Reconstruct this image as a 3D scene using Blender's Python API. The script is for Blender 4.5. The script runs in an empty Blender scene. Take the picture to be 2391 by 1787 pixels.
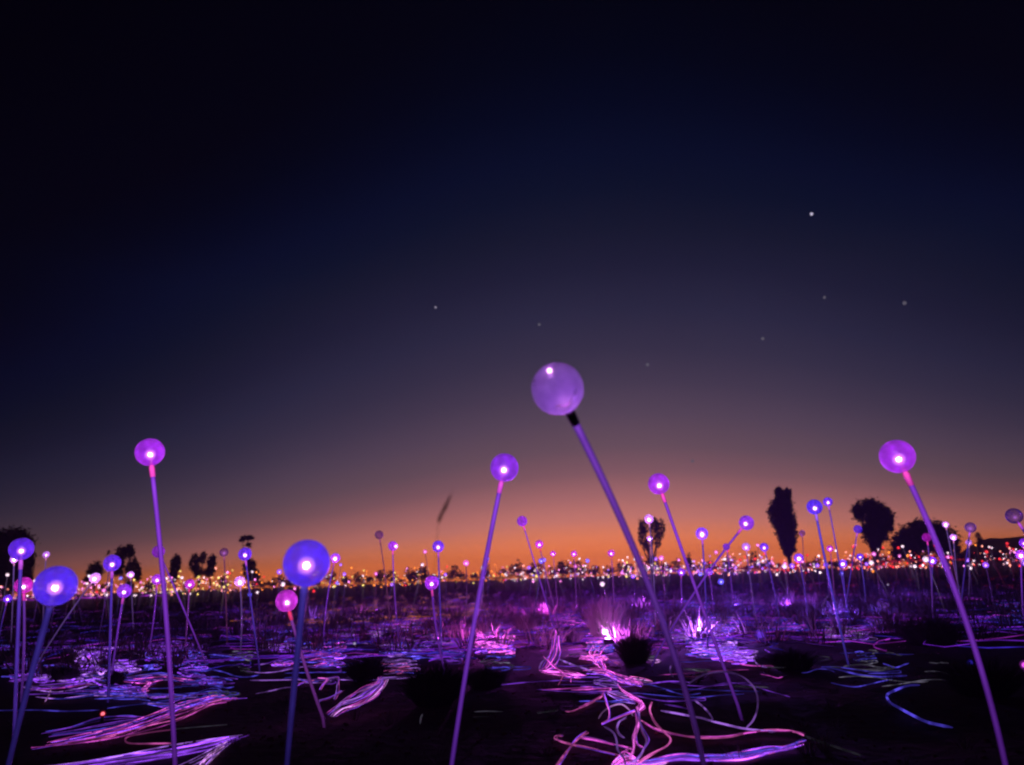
import bpy, math, random
from mathutils import Vector, Matrix
from math import radians as R, sin, cos, pi, tau, sqrt, atan2, exp

random.seed(11)
rnd = random.random
uni = random.uniform
S = bpy.context.scene
COL = S.collection

# ------------------------------------------------------------------ camera
W, H, F = 2391.0, 1787.0, 1650.0        # the photograph's frame and focal length, in its pixels
CAM_Z, PITCH, ROLL = 0.72, R(15.55), R(-2.0)
cam_data = bpy.data.cameras.new('camera')
cam_data.sensor_width = 36.0
cam_data.lens = 36.0 * F / W
cam_data.clip_start = 0.05
cam_data.clip_end = 6000
cam_data.dof.use_dof = True
cam_data.dof.focus_distance = 4.6
cam_data.dof.aperture_fstop = 2.0
cam = bpy.data.objects.new('camera', cam_data)
COL.objects.link(cam)
CM = Matrix.Translation((0, 0, CAM_Z)) @ Matrix.Rotation(R(90) + PITCH, 4, 'X') @ Matrix.Rotation(ROLL, 4, 'Z')
cam.matrix_world = CM
S.camera = cam

# ------------------------------------------------------------------ colour management
S.render.engine = 'CYCLES'
S.view_settings.view_transform = 'Standard'
S.view_settings.look = 'None'
S.view_settings.exposure = 0.0
S.view_settings.gamma = 1.0
S.view_settings.use_curve_mapping = False
S.cycles.use_denoising = True
S.cycles.pixel_filter_type = 'BLACKMAN_HARRIS'
S.cycles.filter_width = 2.1
S.cycles.max_bounces = 6
S.cycles.diffuse_bounces = 2
S.cycles.glossy_bounces = 2
S.cycles.transparent_max_bounces = 24
S.cycles.sample_clamp_indirect = 3.0
S.cycles.use_light_tree = True
S.cycles.caustics_reflective = False
S.cycles.caustics_refractive = False


def lin(c):
    return tuple(((v / 255.0) / 12.92 if v / 255.0 <= 0.04045 else ((v / 255.0 + 0.055) / 1.055) ** 2.4) for v in c) + (1.0,)


HAZE, HAZE_R, HAZE_TOP = 0.0032, 240.0, 7.6

# ------------------------------------------------------------------ twilight sky
world = bpy.data.worlds.new('World')
S.world = world
world.use_nodes = True
nt = world.node_tree
nt.nodes.clear()


def wn(t, **k):
    n = nt.nodes.new(t)
    for a, b in k.items():
        setattr(n, a, b)
    return n


def wmath(op, a, b=None, c=None, clamp=False):
    n = nt.nodes.new('ShaderNodeMath')
    n.operation = op
    n.use_clamp = clamp
    for i, v in enumerate((a, b, c)):
        if v is None:
            continue
        if isinstance(v, (int, float)):
            n.inputs[i].default_value = v
        else:
            nt.links.new(v, n.inputs[i])
    return n.outputs[0]


tc = wn('ShaderNodeTexCoord')
nrm = wn('ShaderNodeVectorMath', operation='NORMALIZE')
nt.links.new(tc.outputs['Generated'], nrm.inputs[0])
sep = wn('ShaderNodeSeparateXYZ')
nt.links.new(nrm.outputs[0], sep.inputs[0])
elev = wmath('MULTIPLY', wmath('ARCSINE', sep.outputs[2]), 180 / pi)
SUN_AZ = 7.0                                     # degrees to the right of the view axis
# direction turned so that the afterglow lies along +Y
sa, ca = sin(R(SUN_AZ)), cos(R(SUN_AZ))
xr = wmath('SUBTRACT', wmath('MULTIPLY', sep.outputs[0], ca), wmath('MULTIPLY', sep.outputs[1], sa))
yr = wmath('ADD', wmath('MULTIPLY', sep.outputs[0], sa), wmath('MULTIPLY', sep.outputs[1], ca))
side = wmath('MULTIPLY', wmath('ABSOLUTE', wmath('ARCSINE', xr)), 180 / pi)      # angle away from the meridian of the afterglow
behind = wmath('LESS_THAN', yr, 0.0)
azd = wmath('ADD', side, wmath('MULTIPLY', behind, wmath('SUBTRACT', 180.0, wmath('MULTIPLY', side, 2.0))))
az2 = wmath('MULTIPLY', azd, azd)
kk = wmath('MULTIPLY', wmath('MAXIMUM', wmath('SUBTRACT', 1.0, wmath('DIVIDE', wmath('MAXIMUM', elev, 0.0), 40.0)), 0.45), 0.0012)
spread = wmath('MINIMUM', wmath('MULTIPLY_ADD', az2, kk, 1.0), 3.8)
e_eff = wmath('MULTIPLY', wmath('MAXIMUM', elev, 0.0), spread)
t_sky = wmath('DIVIDE', e_eff, 60.0, clamp=True)
ramp = wn('ShaderNodeValToRGB')
ramp.color_ramp.interpolation = 'LINEAR'
stops = [(0.0, (226, 108, 46)), (2.2, (232, 120, 62)), (3.6, (222, 124, 84)), (5.0, (196, 118, 104)), (7.0, (164, 104, 102)),
         (9.2, (126, 87, 93)), (11.5, (101, 77, 87)), (14.5, (83, 67, 83)), (17.5, (66, 56, 75)), (20.5, (52, 47, 68)),
         (24.0, (40, 39, 62)), (28.0, (28, 29, 51)), (31.5, (19, 23, 43)), (35.0, (9, 17, 39)), (38.0, (5, 13, 37)),
         (42.0, (2, 8, 28)), (46.0, (1, 5, 19)), (51.0, (1, 3, 12)), (60.0, (0, 1, 6))]
el = ramp.color_ramp.elements
el[0].position, el[0].color = 0.0, tuple(v * exp(0.78 * HAZE * HAZE_R) for v in lin(stops[0][1])[:3]) + (1,)
el[1].position, el[1].color = 1.0, lin(stops[-1][1])
for e_, c_ in stops[1:-1]:
    k = el.new(e_ * 0.87 / 60.0)
    # the air near the ground takes part of the low light away: the sky behind it is that much brighter
    ee = max(e_ * 0.87, 0.01)
    gain = exp(0.78 * HAZE * min(HAZE_R, (HAZE_TOP - CAM_Z) / sin(R(ee))))
    k.color = tuple(v * gain for v in lin(c_)[:3]) + (1,)
nt.links.new(t_sky, ramp.inputs[0])
# the glow weakens away from the point where the sun went down
fall = wmath('EXPONENT', wmath('MULTIPLY', az2, -0.00038))
low_part = wmath('MAXIMUM', wmath('SUBTRACT', 1.0, wmath('DIVIDE', wmath('MAXIMUM', elev, 0.0), 25.0)), 0.0)
fall = wmath('ADD', wmath('MULTIPLY', fall, low_part), wmath('SUBTRACT', 1.0, low_part))
sky = wn('ShaderNodeTexSky', sky_type='NISHITA')
sky.sun_disc = False
sky.sun_elevation = R(-7.0)
sky.sun_rotation = R(SUN_AZ)
nish = wn('ShaderNodeVectorMath', operation='SCALE')
nt.links.new(sky.outputs[0], nish.inputs[0])
nish.inputs['Scale'].default_value = 0.05
sc1 = wn('ShaderNodeVectorMath', operation='SCALE')
nt.links.new(ramp.outputs[0], sc1.inputs[0])
nt.links.new(fall, sc1.inputs['Scale'])
# very slight unevenness of the air
nz = wn('ShaderNodeTexNoise')
nz.inputs['Scale'].default_value = 3.0
nt.links.new(nrm.outputs[0], nz.inputs['Vector'])
nzs = wmath('MULTIPLY_ADD', nz.outputs[0], 0.16, 0.92)
sc2 = wn('ShaderNodeVectorMath', operation='SCALE')
nt.links.new(sc1.outputs[0], sc2.inputs[0])
nt.links.new(nzs, sc2.inputs['Scale'])
addv = wn('ShaderNodeVectorMath', operation='ADD')
nt.links.new(sc2.outputs[0], addv.inputs[0])
nt.links.new(nish.outputs[0], addv.inputs[1])
bg = wn('ShaderNodeBackground')
bg.inputs['Strength'].default_value = 1.0
nt.links.new(addv.outputs[0], bg.inputs['Color'])
wo = wn('ShaderNodeOutputWorld')
nt.links.new(bg.outputs[0], wo.inputs[0])

# ------------------------------------------------------------------ geometry of the view
CAM = Vector((0, 0, CAM_Z))
CR = CM.to_3x3()


def ray(x, y):
    """direction in the world of a point of the photograph, with unit depth along the view axis"""
    return CR @ Vector(((x - W / 2) / F, -(y - H / 2) / F, -1.0))


def at_depth(x, y, d):
    return CAM + ray(x, y) * d


def on_ground(x, y, z=0.0):
    r = ray(x, y)
    if r.z > -0.004:
        r.z = -0.004
    return CAM + r * ((z - CAM_Z) / r.z)


def on_slope(x, y, ybase, xbase, slope):
    """a point on a plane that rises away from the camera from the ground line seen at (xbase, ybase)"""
    g = on_ground(xbase, ybase, 0.01)
    r = ray(x, y)
    # plane: z = 0.01 + slope*(Y - g.y)
    t = (0.01 + slope * (0 - g.y) - CAM_Z) / (r.z - slope * r.y)
    return CAM + r * t


def project(p):
    q = CM.inverted() @ p
    return (W / 2 + F * q.x / -q.z, H / 2 - F * q.y / -q.z)


# ------------------------------------------------------------------ objects
def tag(o, label=None, cat=None, group=None, kind=None):
    for k, v in (('label', label), ('category', cat), ('group', group), ('kind', kind)):
        if v:
            o[k] = v
    return o


def empty(name, loc, label, cat, group=None):
    o = bpy.data.objects.new(name, None)
    o.empty_display_size = 0.1
    COL.objects.link(o)
    o.location = loc
    return tag(o, label, cat, group)


def link(name, me, parent=None, loc=None):
    o = bpy.data.objects.new(name, me)
    COL.objects.link(o)
    if parent is not None:
        o.parent = parent
    if loc is not None:
        o.location = loc
    return o


class MB:
    def __init__(self):
        self.v, self.f, self.m = [], [], []

    def add(self, vs, fs, mi=0):
        b = len(self.v)
        self.v += [tuple(p) for p in vs]
        self.f += [tuple(i + b for i in q) for q in fs]
        self.m += [mi] * len(fs)

    def tube(self, pts, rad, sides=8, mi=0, cap=True):
        pts = [Vector(p) for p in pts]
        n = len(pts)
        if not hasattr(rad, '__len__'):
            rad = [rad] * n
        ref = None
        rings = []
        for i, p in enumerate(pts):
            t = (pts[min(i + 1, n - 1)] - pts[max(i - 1, 0)])
            if t.length < 1e-9:
                t = Vector((0, 0, 1))
            t.normalize()
            if ref is None:
                ref = Vector((0, 1, 0)) if abs(t.y) < 0.9 else Vector((1, 0, 0))
            u = (ref - t * ref.dot(t))
            if u.length < 1e-6:
                u = t.orthogonal()
            u.normalize()
            ref = u
            w = t.cross(u)
            rings.append([p + (u * cos(tau * k / sides) + w * sin(tau * k / sides)) * rad[i] for k in range(sides)])
        vs = [v for r_ in rings for v in r_]
        fs = []
        for i in range(n - 1):
            for k in range(sides):
                a, b = i * sides + k, i * sides + (k + 1) % sides
                fs.append((a, b, b + sides, a + sides))
        if cap:
            fs.append(tuple(range(sides))[::-1])
            fs.append(tuple(range((n - 1) * sides, n * sides)))
        self.add(vs, fs, mi)

    def ball(self, c, r, seg=12, rings=8, mi=0, sc=(1, 1, 1)):
        c = Vector(c)
        vs = [c + Vector((0, 0, r * sc[2]))]
        for i in range(1, rings):
            th = pi * i / rings
            for k in range(seg):
                ph = tau * k / seg
                vs.append(c + Vector((r * sc[0] * sin(th) * cos(ph), r * sc[1] * sin(th) * sin(ph), r * sc[2] * cos(th))))
        vs.append(c - Vector((0, 0, r * sc[2])))
        fs = [(0, 1 + k, 1 + (k + 1) % seg) for k in range(seg)]
        for i in range(rings - 2):
            for k in range(seg):
                a, b = 1 + i * seg + k, 1 + i * seg + (k + 1) % seg
                fs.append((a, a + seg, b + seg, b))
        last = len(vs) - 1
        o = 1 + (rings - 2) * seg
        fs += [(last, o + (k + 1) % seg, o + k) for k in range(seg)]
        self.add(vs, fs, mi)

    def mesh(self, name, mats, smooth=True):
        me = bpy.data.meshes.new(name)
        me.from_pydata(self.v, [], self.f)
        for m in (mats if isinstance(mats, (list, tuple)) else [mats]):
            me.materials.append(m)
        me.polygons.foreach_set('material_index', self.m)
        if smooth:
            me.polygons.foreach_set('use_smooth', [True] * len(self.f))
        me.update()
        return me


# ------------------------------------------------------------------ materials
def new_mat(name):
    m = bpy.data.materials.new(name)
    m.use_nodes = True
    n = m.node_tree
    n.nodes.clear()
    return m, n, n.nodes.new('ShaderNodeOutputMaterial')


def m_math(n, op, a, b=None, clamp=False):
    k = n.nodes.new('ShaderNodeMath')
    k.operation = op
    k.use_clamp = clamp
    for i, v in enumerate((a, b)):
        if v is None:
            continue
        if isinstance(v, (int, float)):
            k.inputs[i].default_value = v
        else:
            n.links.new(v, k.inputs[i])
    return k.outputs[0]


def mat_matte(name, col, rough=0.9, noise=0.35, scale=8.0, bump=0.0):
    m, n, out = new_mat(name)
    b = n.nodes.new('ShaderNodeBsdfPrincipled')
    b.inputs['Roughness'].default_value = rough
    t = n.nodes.new('ShaderNodeTexCoord')
    z = n.nodes.new('ShaderNodeTexNoise')
    z.inputs['Scale'].default_value = scale
    z.inputs['Detail'].default_value = 5
    n.links.new(t.outputs['Object'], z.inputs['Vector'])
    mx = n.nodes.new('ShaderNodeMixRGB')
    mx.inputs[1].default_value = tuple(c * (1 - noise) for c in col) + (1,)
    mx.inputs[2].default_value = tuple(min(1, c * (1 + noise)) for c in col) + (1,)
    n.links.new(z.outputs[0], mx.inputs[0])
    n.links.new(mx.outputs[0], b.inputs['Base Color'])
    if bump:
        bp = n.nodes.new('ShaderNodeBump')
        bp.inputs['Strength'].default_value = bump
        bp.inputs['Distance'].default_value = 0.02
        n.links.new(z.outputs[0], bp.inputs['Height'])
        n.links.new(bp.outputs[0], b.inputs['Normal'])
    n.links.new(b.outputs[0], out.inputs[0])
    return m


def mat_emit(name, col, strength, sampled=True):
    m, n, out = new_mat(name)
    e = n.nodes.new('ShaderNodeEmission')
    e.inputs[0].default_value = lin(col)
    e.inputs[1].default_value = strength
    n.links.new(e.outputs[0], out.inputs[0])
    m.cycles.emission_sampling = 'FRONT' if sampled else 'NONE'
    return m


def mat_fibre(name, col, strength, floor=0.16, scale=7.0, sampled=True):
    """side-emitting optical fibre: light leaks out unevenly along the strand"""
    m, n, out = new_mat(name)
    t = n.nodes.new('ShaderNodeTexCoord')
    z = n.nodes.new('ShaderNodeTexNoise')
    z.inputs['Scale'].default_value = scale
    z.inputs['Detail'].default_value = 3
    oi = n.nodes.new('ShaderNodeObjectInfo')
    va = n.nodes.new('ShaderNodeVectorMath')
    va.operation = 'MULTIPLY_ADD'
    va.inputs[1].default_value = (1, 1, 1)
    n.links.new(t.outputs['Object'], va.inputs[0])
    cb = n.nodes.new('ShaderNodeCombineXYZ')
    rr = m_math(n, 'MULTIPLY', oi.outputs['Random'], 50)
    n.links.new(rr, cb.inputs[0])
    n.links.new(rr, cb.inputs[1])
    n.links.new(cb.outputs[0], va.inputs[2])
    n.links.new(va.outputs[0], z.inputs['Vector'])
    a = m_math(n, 'SUBTRACT', z.outputs[0], 0.38)
    a = m_math(n, 'MULTIPLY', a, 4.2, clamp=True)
    a = m_math(n, 'MULTIPLY', a, a)
    a = m_math(n, 'MULTIPLY', a, 1 - floor)
    a = m_math(n, 'ADD', a, floor)
    rv = m_math(n, 'ADD', m_math(n, 'MULTIPLY', oi.outputs['Random'], 0.8), 0.6)
    a = m_math(n, 'MULTIPLY', m_math(n, 'MULTIPLY', a, rv), strength)
    e = n.nodes.new('ShaderNodeEmission')
    e.inputs[0].default_value = lin(col)
    n.links.new(a, e.inputs[1])
    n.links.new(e.outputs[0], out.inputs[0])
    m.cycles.emission_sampling = 'FRONT' if sampled else 'NONE'
    return m


def mat_globe(name, col, dens=0.5, glow=0.0):
    """thin frosted glass: part of the light passes, part is scattered to both sides"""
    m, n, out = new_mat(name)
    lw = n.nodes.new('ShaderNodeLayerWeight')
    lw.inputs['Blend'].default_value = 0.25
    z = n.nodes.new('ShaderNodeTexNoise')
    z.inputs['Scale'].default_value = 22
    t = n.nodes.new('ShaderNodeTexCoord')
    n.links.new(t.outputs['Object'], z.inputs['Vector'])
    rim = n.nodes.new('ShaderNodeMixRGB')
    rim.inputs[1].default_value = lin(col)
    rim.inputs[2].default_value = lin(tuple(min(255, c * 0.75 + 70) for c in col))
    rimf = m_math(n, 'POWER', lw.outputs['Facing'], 3.0)
    n.links.new(rimf, rim.inputs[0])
    d = n.nodes.new('ShaderNodeBsdfDiffuse')
    tr = n.nodes.new('ShaderNodeBsdfTranslucent')
    n.links.new(rim.outputs[0], d.inputs[0])
    n.links.new(rim.outputs[0], tr.inputs[0])
    s = n.nodes.new('ShaderNodeMixShader')
    s.inputs[0].default_value = 0.5
    n.links.new(d.outputs[0], s.inputs[1])
    n.links.new(tr.outputs[0], s.inputs[2])
    e = n.nodes.new('ShaderNodeEmission')
    n.links.new(rim.outputs[0], e.inputs[0])
    n.links.new(m_math(n, 'MULTIPLY', m_math(n, 'MULTIPLY', z.outputs[0], m_math(n, 'MULTIPLY', z.outputs[0], 4.0)), glow), e.inputs[1])
    ad = n.nodes.new('ShaderNodeAddShader')
    n.links.new(s.outputs[0], ad.inputs[0])
    n.links.new(e.outputs[0], ad.inputs[1])
    tp = n.nodes.new('ShaderNodeBsdfTransparent')
    tp.inputs[0].default_value = (0.97, 0.93, 1, 1)
    fac = m_math(n, 'MULTIPLY', rimf, 0.35)
    fac = m_math(n, 'ADD', fac, m_math(n, 'MULTIPLY', m_math(n, 'ADD', z.outputs[0], 0.5), dens), clamp=True)
    mx = n.nodes.new('ShaderNodeMixShader')
    n.links.new(fac, mx.inputs[0])
    n.links.new(tp.outputs[0], mx.inputs[1])
    n.links.new(ad.outputs[0], mx.inputs[2])
    g = n.nodes.new('ShaderNodeBsdfGlossy')
    g.inputs['Roughness'].default_value = 0.25
    fr = n.nodes.new('ShaderNodeFresnel')
    fr.inputs[0].default_value = 1.4
    mg = n.nodes.new('ShaderNodeMixShader')
    n.links.new(m_math(n, 'MULTIPLY', fr.outputs[0], 0.5), mg.inputs[0])
    n.links.new(mx.outputs[0], mg.inputs[1])
    n.links.new(g.outputs[0], mg.inputs[2])
    n.links.new(mg.outputs[0], out.inputs[0])
    m.cycles.emission_sampling = 'NONE'
    return m


def mat_stem(name, col, strength, opac=0.75):
    """clear acrylic tube that carries the light of the fibres inside"""
    m, n, out = new_mat(name)
    lw = n.nodes.new('ShaderNodeLayerWeight')
    lw.inputs['Blend'].default_value = 0.5
    t = n.nodes.new('ShaderNodeTexCoord')
    z = n.nodes.new('ShaderNodeTexNoise')
    z.inputs['Scale'].default_value = 5
    n.links.new(t.outputs['Object'], z.inputs['Vector'])
    e = n.nodes.new('ShaderNodeEmission')
    e.inputs[0].default_value = lin(col)
    k = m_math(n, 'ADD', 0.3, m_math(n, 'MULTIPLY', m_math(n, 'POWER', m_math(n, 'SUBTRACT', 1.0, lw.outputs['Facing'], clamp=True), 1.8), 1.35))  # highlight down the middle and darker edges, put into the emission
    k = m_math(n, 'MULTIPLY', k, m_math(n, 'ADD', m_math(n, 'MULTIPLY', z.outputs[0], 0.9), 0.55))
    sz = n.nodes.new('ShaderNodeSeparateXYZ')
    n.links.new(t.outputs['Object'], sz.inputs[0])
    # the guide gives off most of its light near the lamp and less towards the ground
    fall_ = m_math(n, 'ADD', m_math(n, 'MULTIPLY', sz.outputs[2], 0.68), 0.22)
    k = m_math(n, 'MULTIPLY', k, m_math(n, 'MINIMUM', fall_, 1.0))
    n.links.new(m_math(n, 'MULTIPLY', k, strength), e.inputs[1])
    tp = n.nodes.new('ShaderNodeBsdfTransparent')
    mx = n.nodes.new('ShaderNodeMixShader')
    mx.inputs[0].default_value = opac
    n.links.new(tp.outputs[0], mx.inputs[1])
    n.links.new(e.outputs[0], mx.inputs[2])
    g = n.nodes.new('ShaderNodeBsdfGlossy')
    g.inputs['Roughness'].default_value = 0.2
    fr = n.nodes.new('ShaderNodeFresnel')
    mg = n.nodes.new('ShaderNodeMixShader')
    n.links.new(m_math(n, 'MULTIPLY', fr.outputs[0], 0.6), mg.inputs[0])
    n.links.new(mx.outputs[0], mg.inputs[1])
    n.links.new(g.outputs[0], mg.inputs[2])
    n.links.new(mg.outputs[0], out.inputs[0])
    m.cycles.emission_sampling = 'NONE'
    return m


PAL = {  # globe glass, stem light, neck
    'violet': ((186, 58, 248), (116, 46, 184), (240, 70, 190)),
    'purple': ((156, 58, 244), (112, 48, 188), (205, 70, 200)),
    'blue': ((84, 46, 252), (78, 56, 190), (150, 90, 230)),
    'indigo': ((112, 52, 245), (78, 46, 170), (190, 80, 220)),
    'pink': ((215, 60, 225), (120, 50, 150), (245, 60, 120)),
    'magenta': ((215, 40, 205), (100, 48, 160), (235, 60, 190)),
    'pale': ((215, 160, 250), (96, 66, 140), (220, 130, 200)),
    'lavender': ((190, 160, 240), (118, 56, 188), (240, 70, 190)),
    'mauve': ((165, 85, 190), (120, 56, 110), (150, 70, 120)),
}
MATS = {}


def gmat(c, dim=False):
    k = ('g', c, dim)
    if k not in MATS:
        MATS[k] = mat_globe('frosted_glass_' + c + ('_dim' if dim else ''), PAL[c][0], 0.42 if dim else 0.62, (0.085 if c == 'lavender' else 0.03) if dim else 0.34)
    return MATS[k]


def smat(c, dim=False):
    k = ('s', c, dim)
    if k not in MATS:
        MATS[k] = mat_stem('acrylic_' + c + ('_dim' if dim else ''), PAL[c][1], 0.8 if c == 'lavender' else 0.6 if dim else 1.0)
    return MATS[k]


def nmat(c):
    k = ('n', c)
    if k not in MATS:
        MATS[k] = mat_stem('neck_light_' + c, PAL[c][2], 0.9, 0.85)
    return MATS[k]


def cmat(kind):
    k = ('c', kind)
    if k not in MATS:
        MATS[k] = {'hot': lambda: mat_emit('lamp_tip_bright', (255, 215, 255), 62),
                   'soft': lambda: mat_emit('lamp_tip_soft', (240, 180, 255), 34),
                   'base': lambda: mat_emit('lamp_base_glow', (200, 110, 240), 1.3),
                   'dim': lambda: mat_emit('lamp_tip_dim', (190, 110, 220), 1.6),
                   }[kind]()
    return MATS[k]


black_collar = mat_matte('black_rubber', (0.012, 0.008, 0.014), 0.5)

# ------------------------------------------------------------------ setting: the ground
def ground_z(x, y):
    d = sqrt(x * x + y * y)
    k = max(0.0, 1 - d / 40.0)
    return k * (0.012 * sin(x * 3.1 + 1.3 * sin(y * 1.7)) + 0.010 * sin(y * 4.3 + 2 * sin(x * 1.1)) + 0.004 * sin(x * 11 + y * 7)) - 0.012


sand = mat_matte('dark_red_sand', (0.048, 0.022, 0.014), 0.95, 0.4, 14.0, 0.5)
g = MB()
rs = [0.0]
rr = 0.25
while rr < 236:
    rs.append(rr)
    rr *= 1.075
NA = 128
vs = [(0, 0, ground_z(0, 0))]
for r_ in rs[1:]:
    for k in range(NA):
        a = tau * k / NA
        x, y = r_ * sin(a), r_ * cos(a)
        vs.append((x, y, ground_z(x, y) + max(0, (r_ - 150) / 85) ** 2 * 1.0))
fs = [(0, 1 + (k + 1) % NA, 1 + k) for k in range(NA)]
for i in range(len(rs) - 2):
    for k in range(NA):
        a, b = 1 + i * NA + k, 1 + i * NA + (k + 1) % NA
        fs.append((a, b, b + NA, a + NA))
g.add(vs, fs)
tag(link('ground', g.mesh('ground', sand)), 'dark flat desert ground under the lights', kind='structure')

# far ridge on the right
rock = mat_matte('ridge_rock', (0.10, 0.05, 0.035), 0.95, 0.3, 0.02)
g = MB()
DR = 190.0
prof = [(2215, 1318), (2262, 1276), (2290, 1262), (2312, 1256), (2340, 1257), (2391, 1252), (2460, 1250), (2540, 1262), (2640, 1300), (2700, 1312)]
front, top, back = [], [], []
for x, y in prof:
    p = at_depth(x, y, DR)
    front.append((p.x * 0.93, p.y * 0.93, -1))
    top.append((p.x, p.y, max(p.z, 1)))
    back.append((p.x * 1.12, p.y * 1.12, -1))
n_ = len(prof)
g.add(front + top + back, [(i, i + 1, n_ + i + 1, n_ + i) for i in range(n_ - 1)] + [(n_ + i, n_ + i + 1, 2 * n_ + i + 1, 2 * n_ + i) for i in range(n_ - 1)])
tag(link('hills', g.mesh('hills', rock, False)), 'long low dark ridge on the far right of the horizon', kind='structure')

# ------------------------------------------------------------------ trees
leaf_mat = mat_matte('desert_oak_foliage', (0.035, 0.04, 0.025), 0.9, 0.4, 0.6)
bark = mat_matte('dark_bark', (0.06, 0.045, 0.035), 0.9, 0.4, 3.0)


def leaves(blobs, dist, n, size, depth=0.8):
    """clumps of small leaf faces spread through ellipsoids given in the photograph's pixels"""
    b = MB()
    wsum = sum(q[2] * q[3] for q in blobs)
    for cx, cy, rx, ry in blobs:
        k = max(12, int(3.2 * n * rx * ry / wsum))
        c = at_depth(cx, cy, dist)
        RX, RY = rx * dist / F, ry * dist / F
        clumps = []
        for _ in range(max(6, k // 22)):
            th, ph = uni(0, tau), math.acos(uni(-1, 1))
            q = uni(0.4, 0.95)
            clumps.append(Vector((RX * q * sin(ph) * cos(th), RX * depth * q * sin(ph) * sin(th), RY * q * cos(ph))))
        for i in range(k):
            if i % 3 == 0:
                th, ph = uni(0, tau), math.acos(uni(-1, 1))
                q = rnd() ** 0.45 * 0.92
                o = Vector((RX * q * sin(ph) * cos(th), RX * depth * q * sin(ph) * sin(th), RY * q * cos(ph)))
            else:
                cl = clumps[random.randrange(len(clumps))]
                g_ = min(RX, RY) * (0.08 + 0.09 * (cl.x * 37.7 % 1.0))
                o = cl + Vector((random.gauss(0, g_), random.gauss(0, g_), random.gauss(0, g_)))
            u = Vector((uni(-1, 1), uni(-1, 1), uni(-0.6, 0.6))).normalized()
            w = u.cross(Vector((uni(-1, 1), uni(-1, 1), uni(-1, 1)))).normalized()
            s = size * uni(0.35, 0.95)
            p = c + o
            b.add([p - u * s, p + w * s * 0.55, p + u * s * 1.1, p - w * s * 0.5], [(0, 1, 2, 3)])
    return b


def tree(name, blobs, basex, basey, dist, label, cat='tree', n=900, lf=5.0, trunk=5.0, group=None, forks=3):
    base = at_depth(basex, basey, dist)
    base.z = -0.05
    root = empty(name, base, label, cat, group)
    t = MB()
    s = dist / F
    ctrs = sorted([at_depth(bx, by + ry * 0.25, dist) for bx, by, rx, ry in blobs], key=lambda p: p.z)
    fork = base.lerp(ctrs[0], 0.45)
    fork.x += s * 2
    t.tube([base, base.lerp(fork, 0.5) + Vector((s * uni(-2, 2), 0, 0)), fork], [trunk * s * 0.62, trunk * s * 0.5, trunk * s * 0.42], 7)
    for c in ctrs[:8]:
        m_ = fork.lerp(c, 0.5) + Vector((s * uni(-4, 4), s * uni(-4, 4), 0))
        t.tube([fork, m_, c], [trunk * s * 0.4, trunk * s * 0.25, trunk * s * 0.1], 6)
        for _ in range(forks):
            e = c + Vector((uni(-1, 1), uni(-1, 1), uni(0, 1))) * s * 12
            t.tube([m_.lerp(c, uni(0, 0.8)), e], [trunk * s * 0.14, trunk * s * 0.05], 5)
    o = link('trunk', t.mesh('trunk', bark), root)
    o.location = -base
    b = leaves(blobs, dist, n, lf * s)
    o = link('crown', b.mesh('crown', leaf_mat, False), root)
    o.location = -base
    return root


tree('desert_oak', [(20, 1300, 54, 66), (38, 1275, 36, 44), (5, 1340, 48, 56), (60, 1330, 20, 48), (-30, 1300, 60, 70)], 18, 1405, 46,
     'large round black tree crown cut by the left edge of the frame', n=9500, lf=5, trunk=12)
tree('desert_shrub', [(221, 1336, 20, 26), (214, 1350, 17, 22)], 221, 1394, 60, 'round dark bush just right of the elongated blue globe', 'bush', n=900, lf=3.6, trunk=4)
tree('desert_oak', [(302, 1288, 13, 18), (282, 1296, 14, 24), (275, 1325, 18, 26), (308, 1328, 16, 28), (322, 1340, 10, 20), (253, 1290, 3, 8)], 296, 1394, 60,
     'dark lumpy tree with two heads left of the tallest left globe', n=1800, lf=3.6)
tree('desert_oak', [(410, 1318, 14, 25), (405, 1345, 13, 20)], 410, 1388, 75, 'narrow brownish tree immediately right of the tallest left stem', n=900, lf=3.4)
tree('desert_oak', [(455, 1312, 15, 22), (474, 1302, 9, 15), (462, 1335, 14, 14)], 463, 1384, 75, 'airy brown tree, left one of a close pair', n=700, lf=3.4)
tree('desert_oak', [(494, 1312, 12, 20), (488, 1336, 15, 12)], 490, 1382, 75, 'airy brown tree, right one of a close pair', n=560, lf=3.4)
tree('desert_oak', [(578, 1256, 19, 7), (566, 1262, 9, 5), (580, 1272, 7, 6)], 578, 1380, 60, 'thin tree with a small flat umbrella crown on a bare trunk', n=420, lf=3.0, trunk=4, forks=2)
tree('desert_shrub', [(582, 1330, 16, 27), (596, 1345, 12, 18)], 584, 1380, 62, 'dark upright bush under the small umbrella crown', 'bush', n=800, lf=3.4, trunk=4)
tree('desert_oak', [(1503, 1232, 14, 22), (1497, 1255, 9, 22), (1528, 1228, 11, 22), (1542, 1238, 13, 26), (1510, 1270, 12, 17), (1535, 1262, 9, 20), (1521, 1216, 7, 13)], 1524, 1346, 56,
     'dark two-lobed tree with a gap down its middle right of the near thick stem', n=1700, lf=2.8, trunk=6)
tree('desert_oak', [(1828, 1178, 24, 30), (1824, 1202, 32, 42), (1834, 1234, 26, 48), (1838, 1262, 20, 38), (1820, 1152, 13, 18), (1839, 1154, 11, 16), (1840, 1285, 13, 20)], 1842, 1332, 50,
     'tall narrow black tree shaped like a flame on the horizon', n=5200, lf=4.2, trunk=9)
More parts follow.
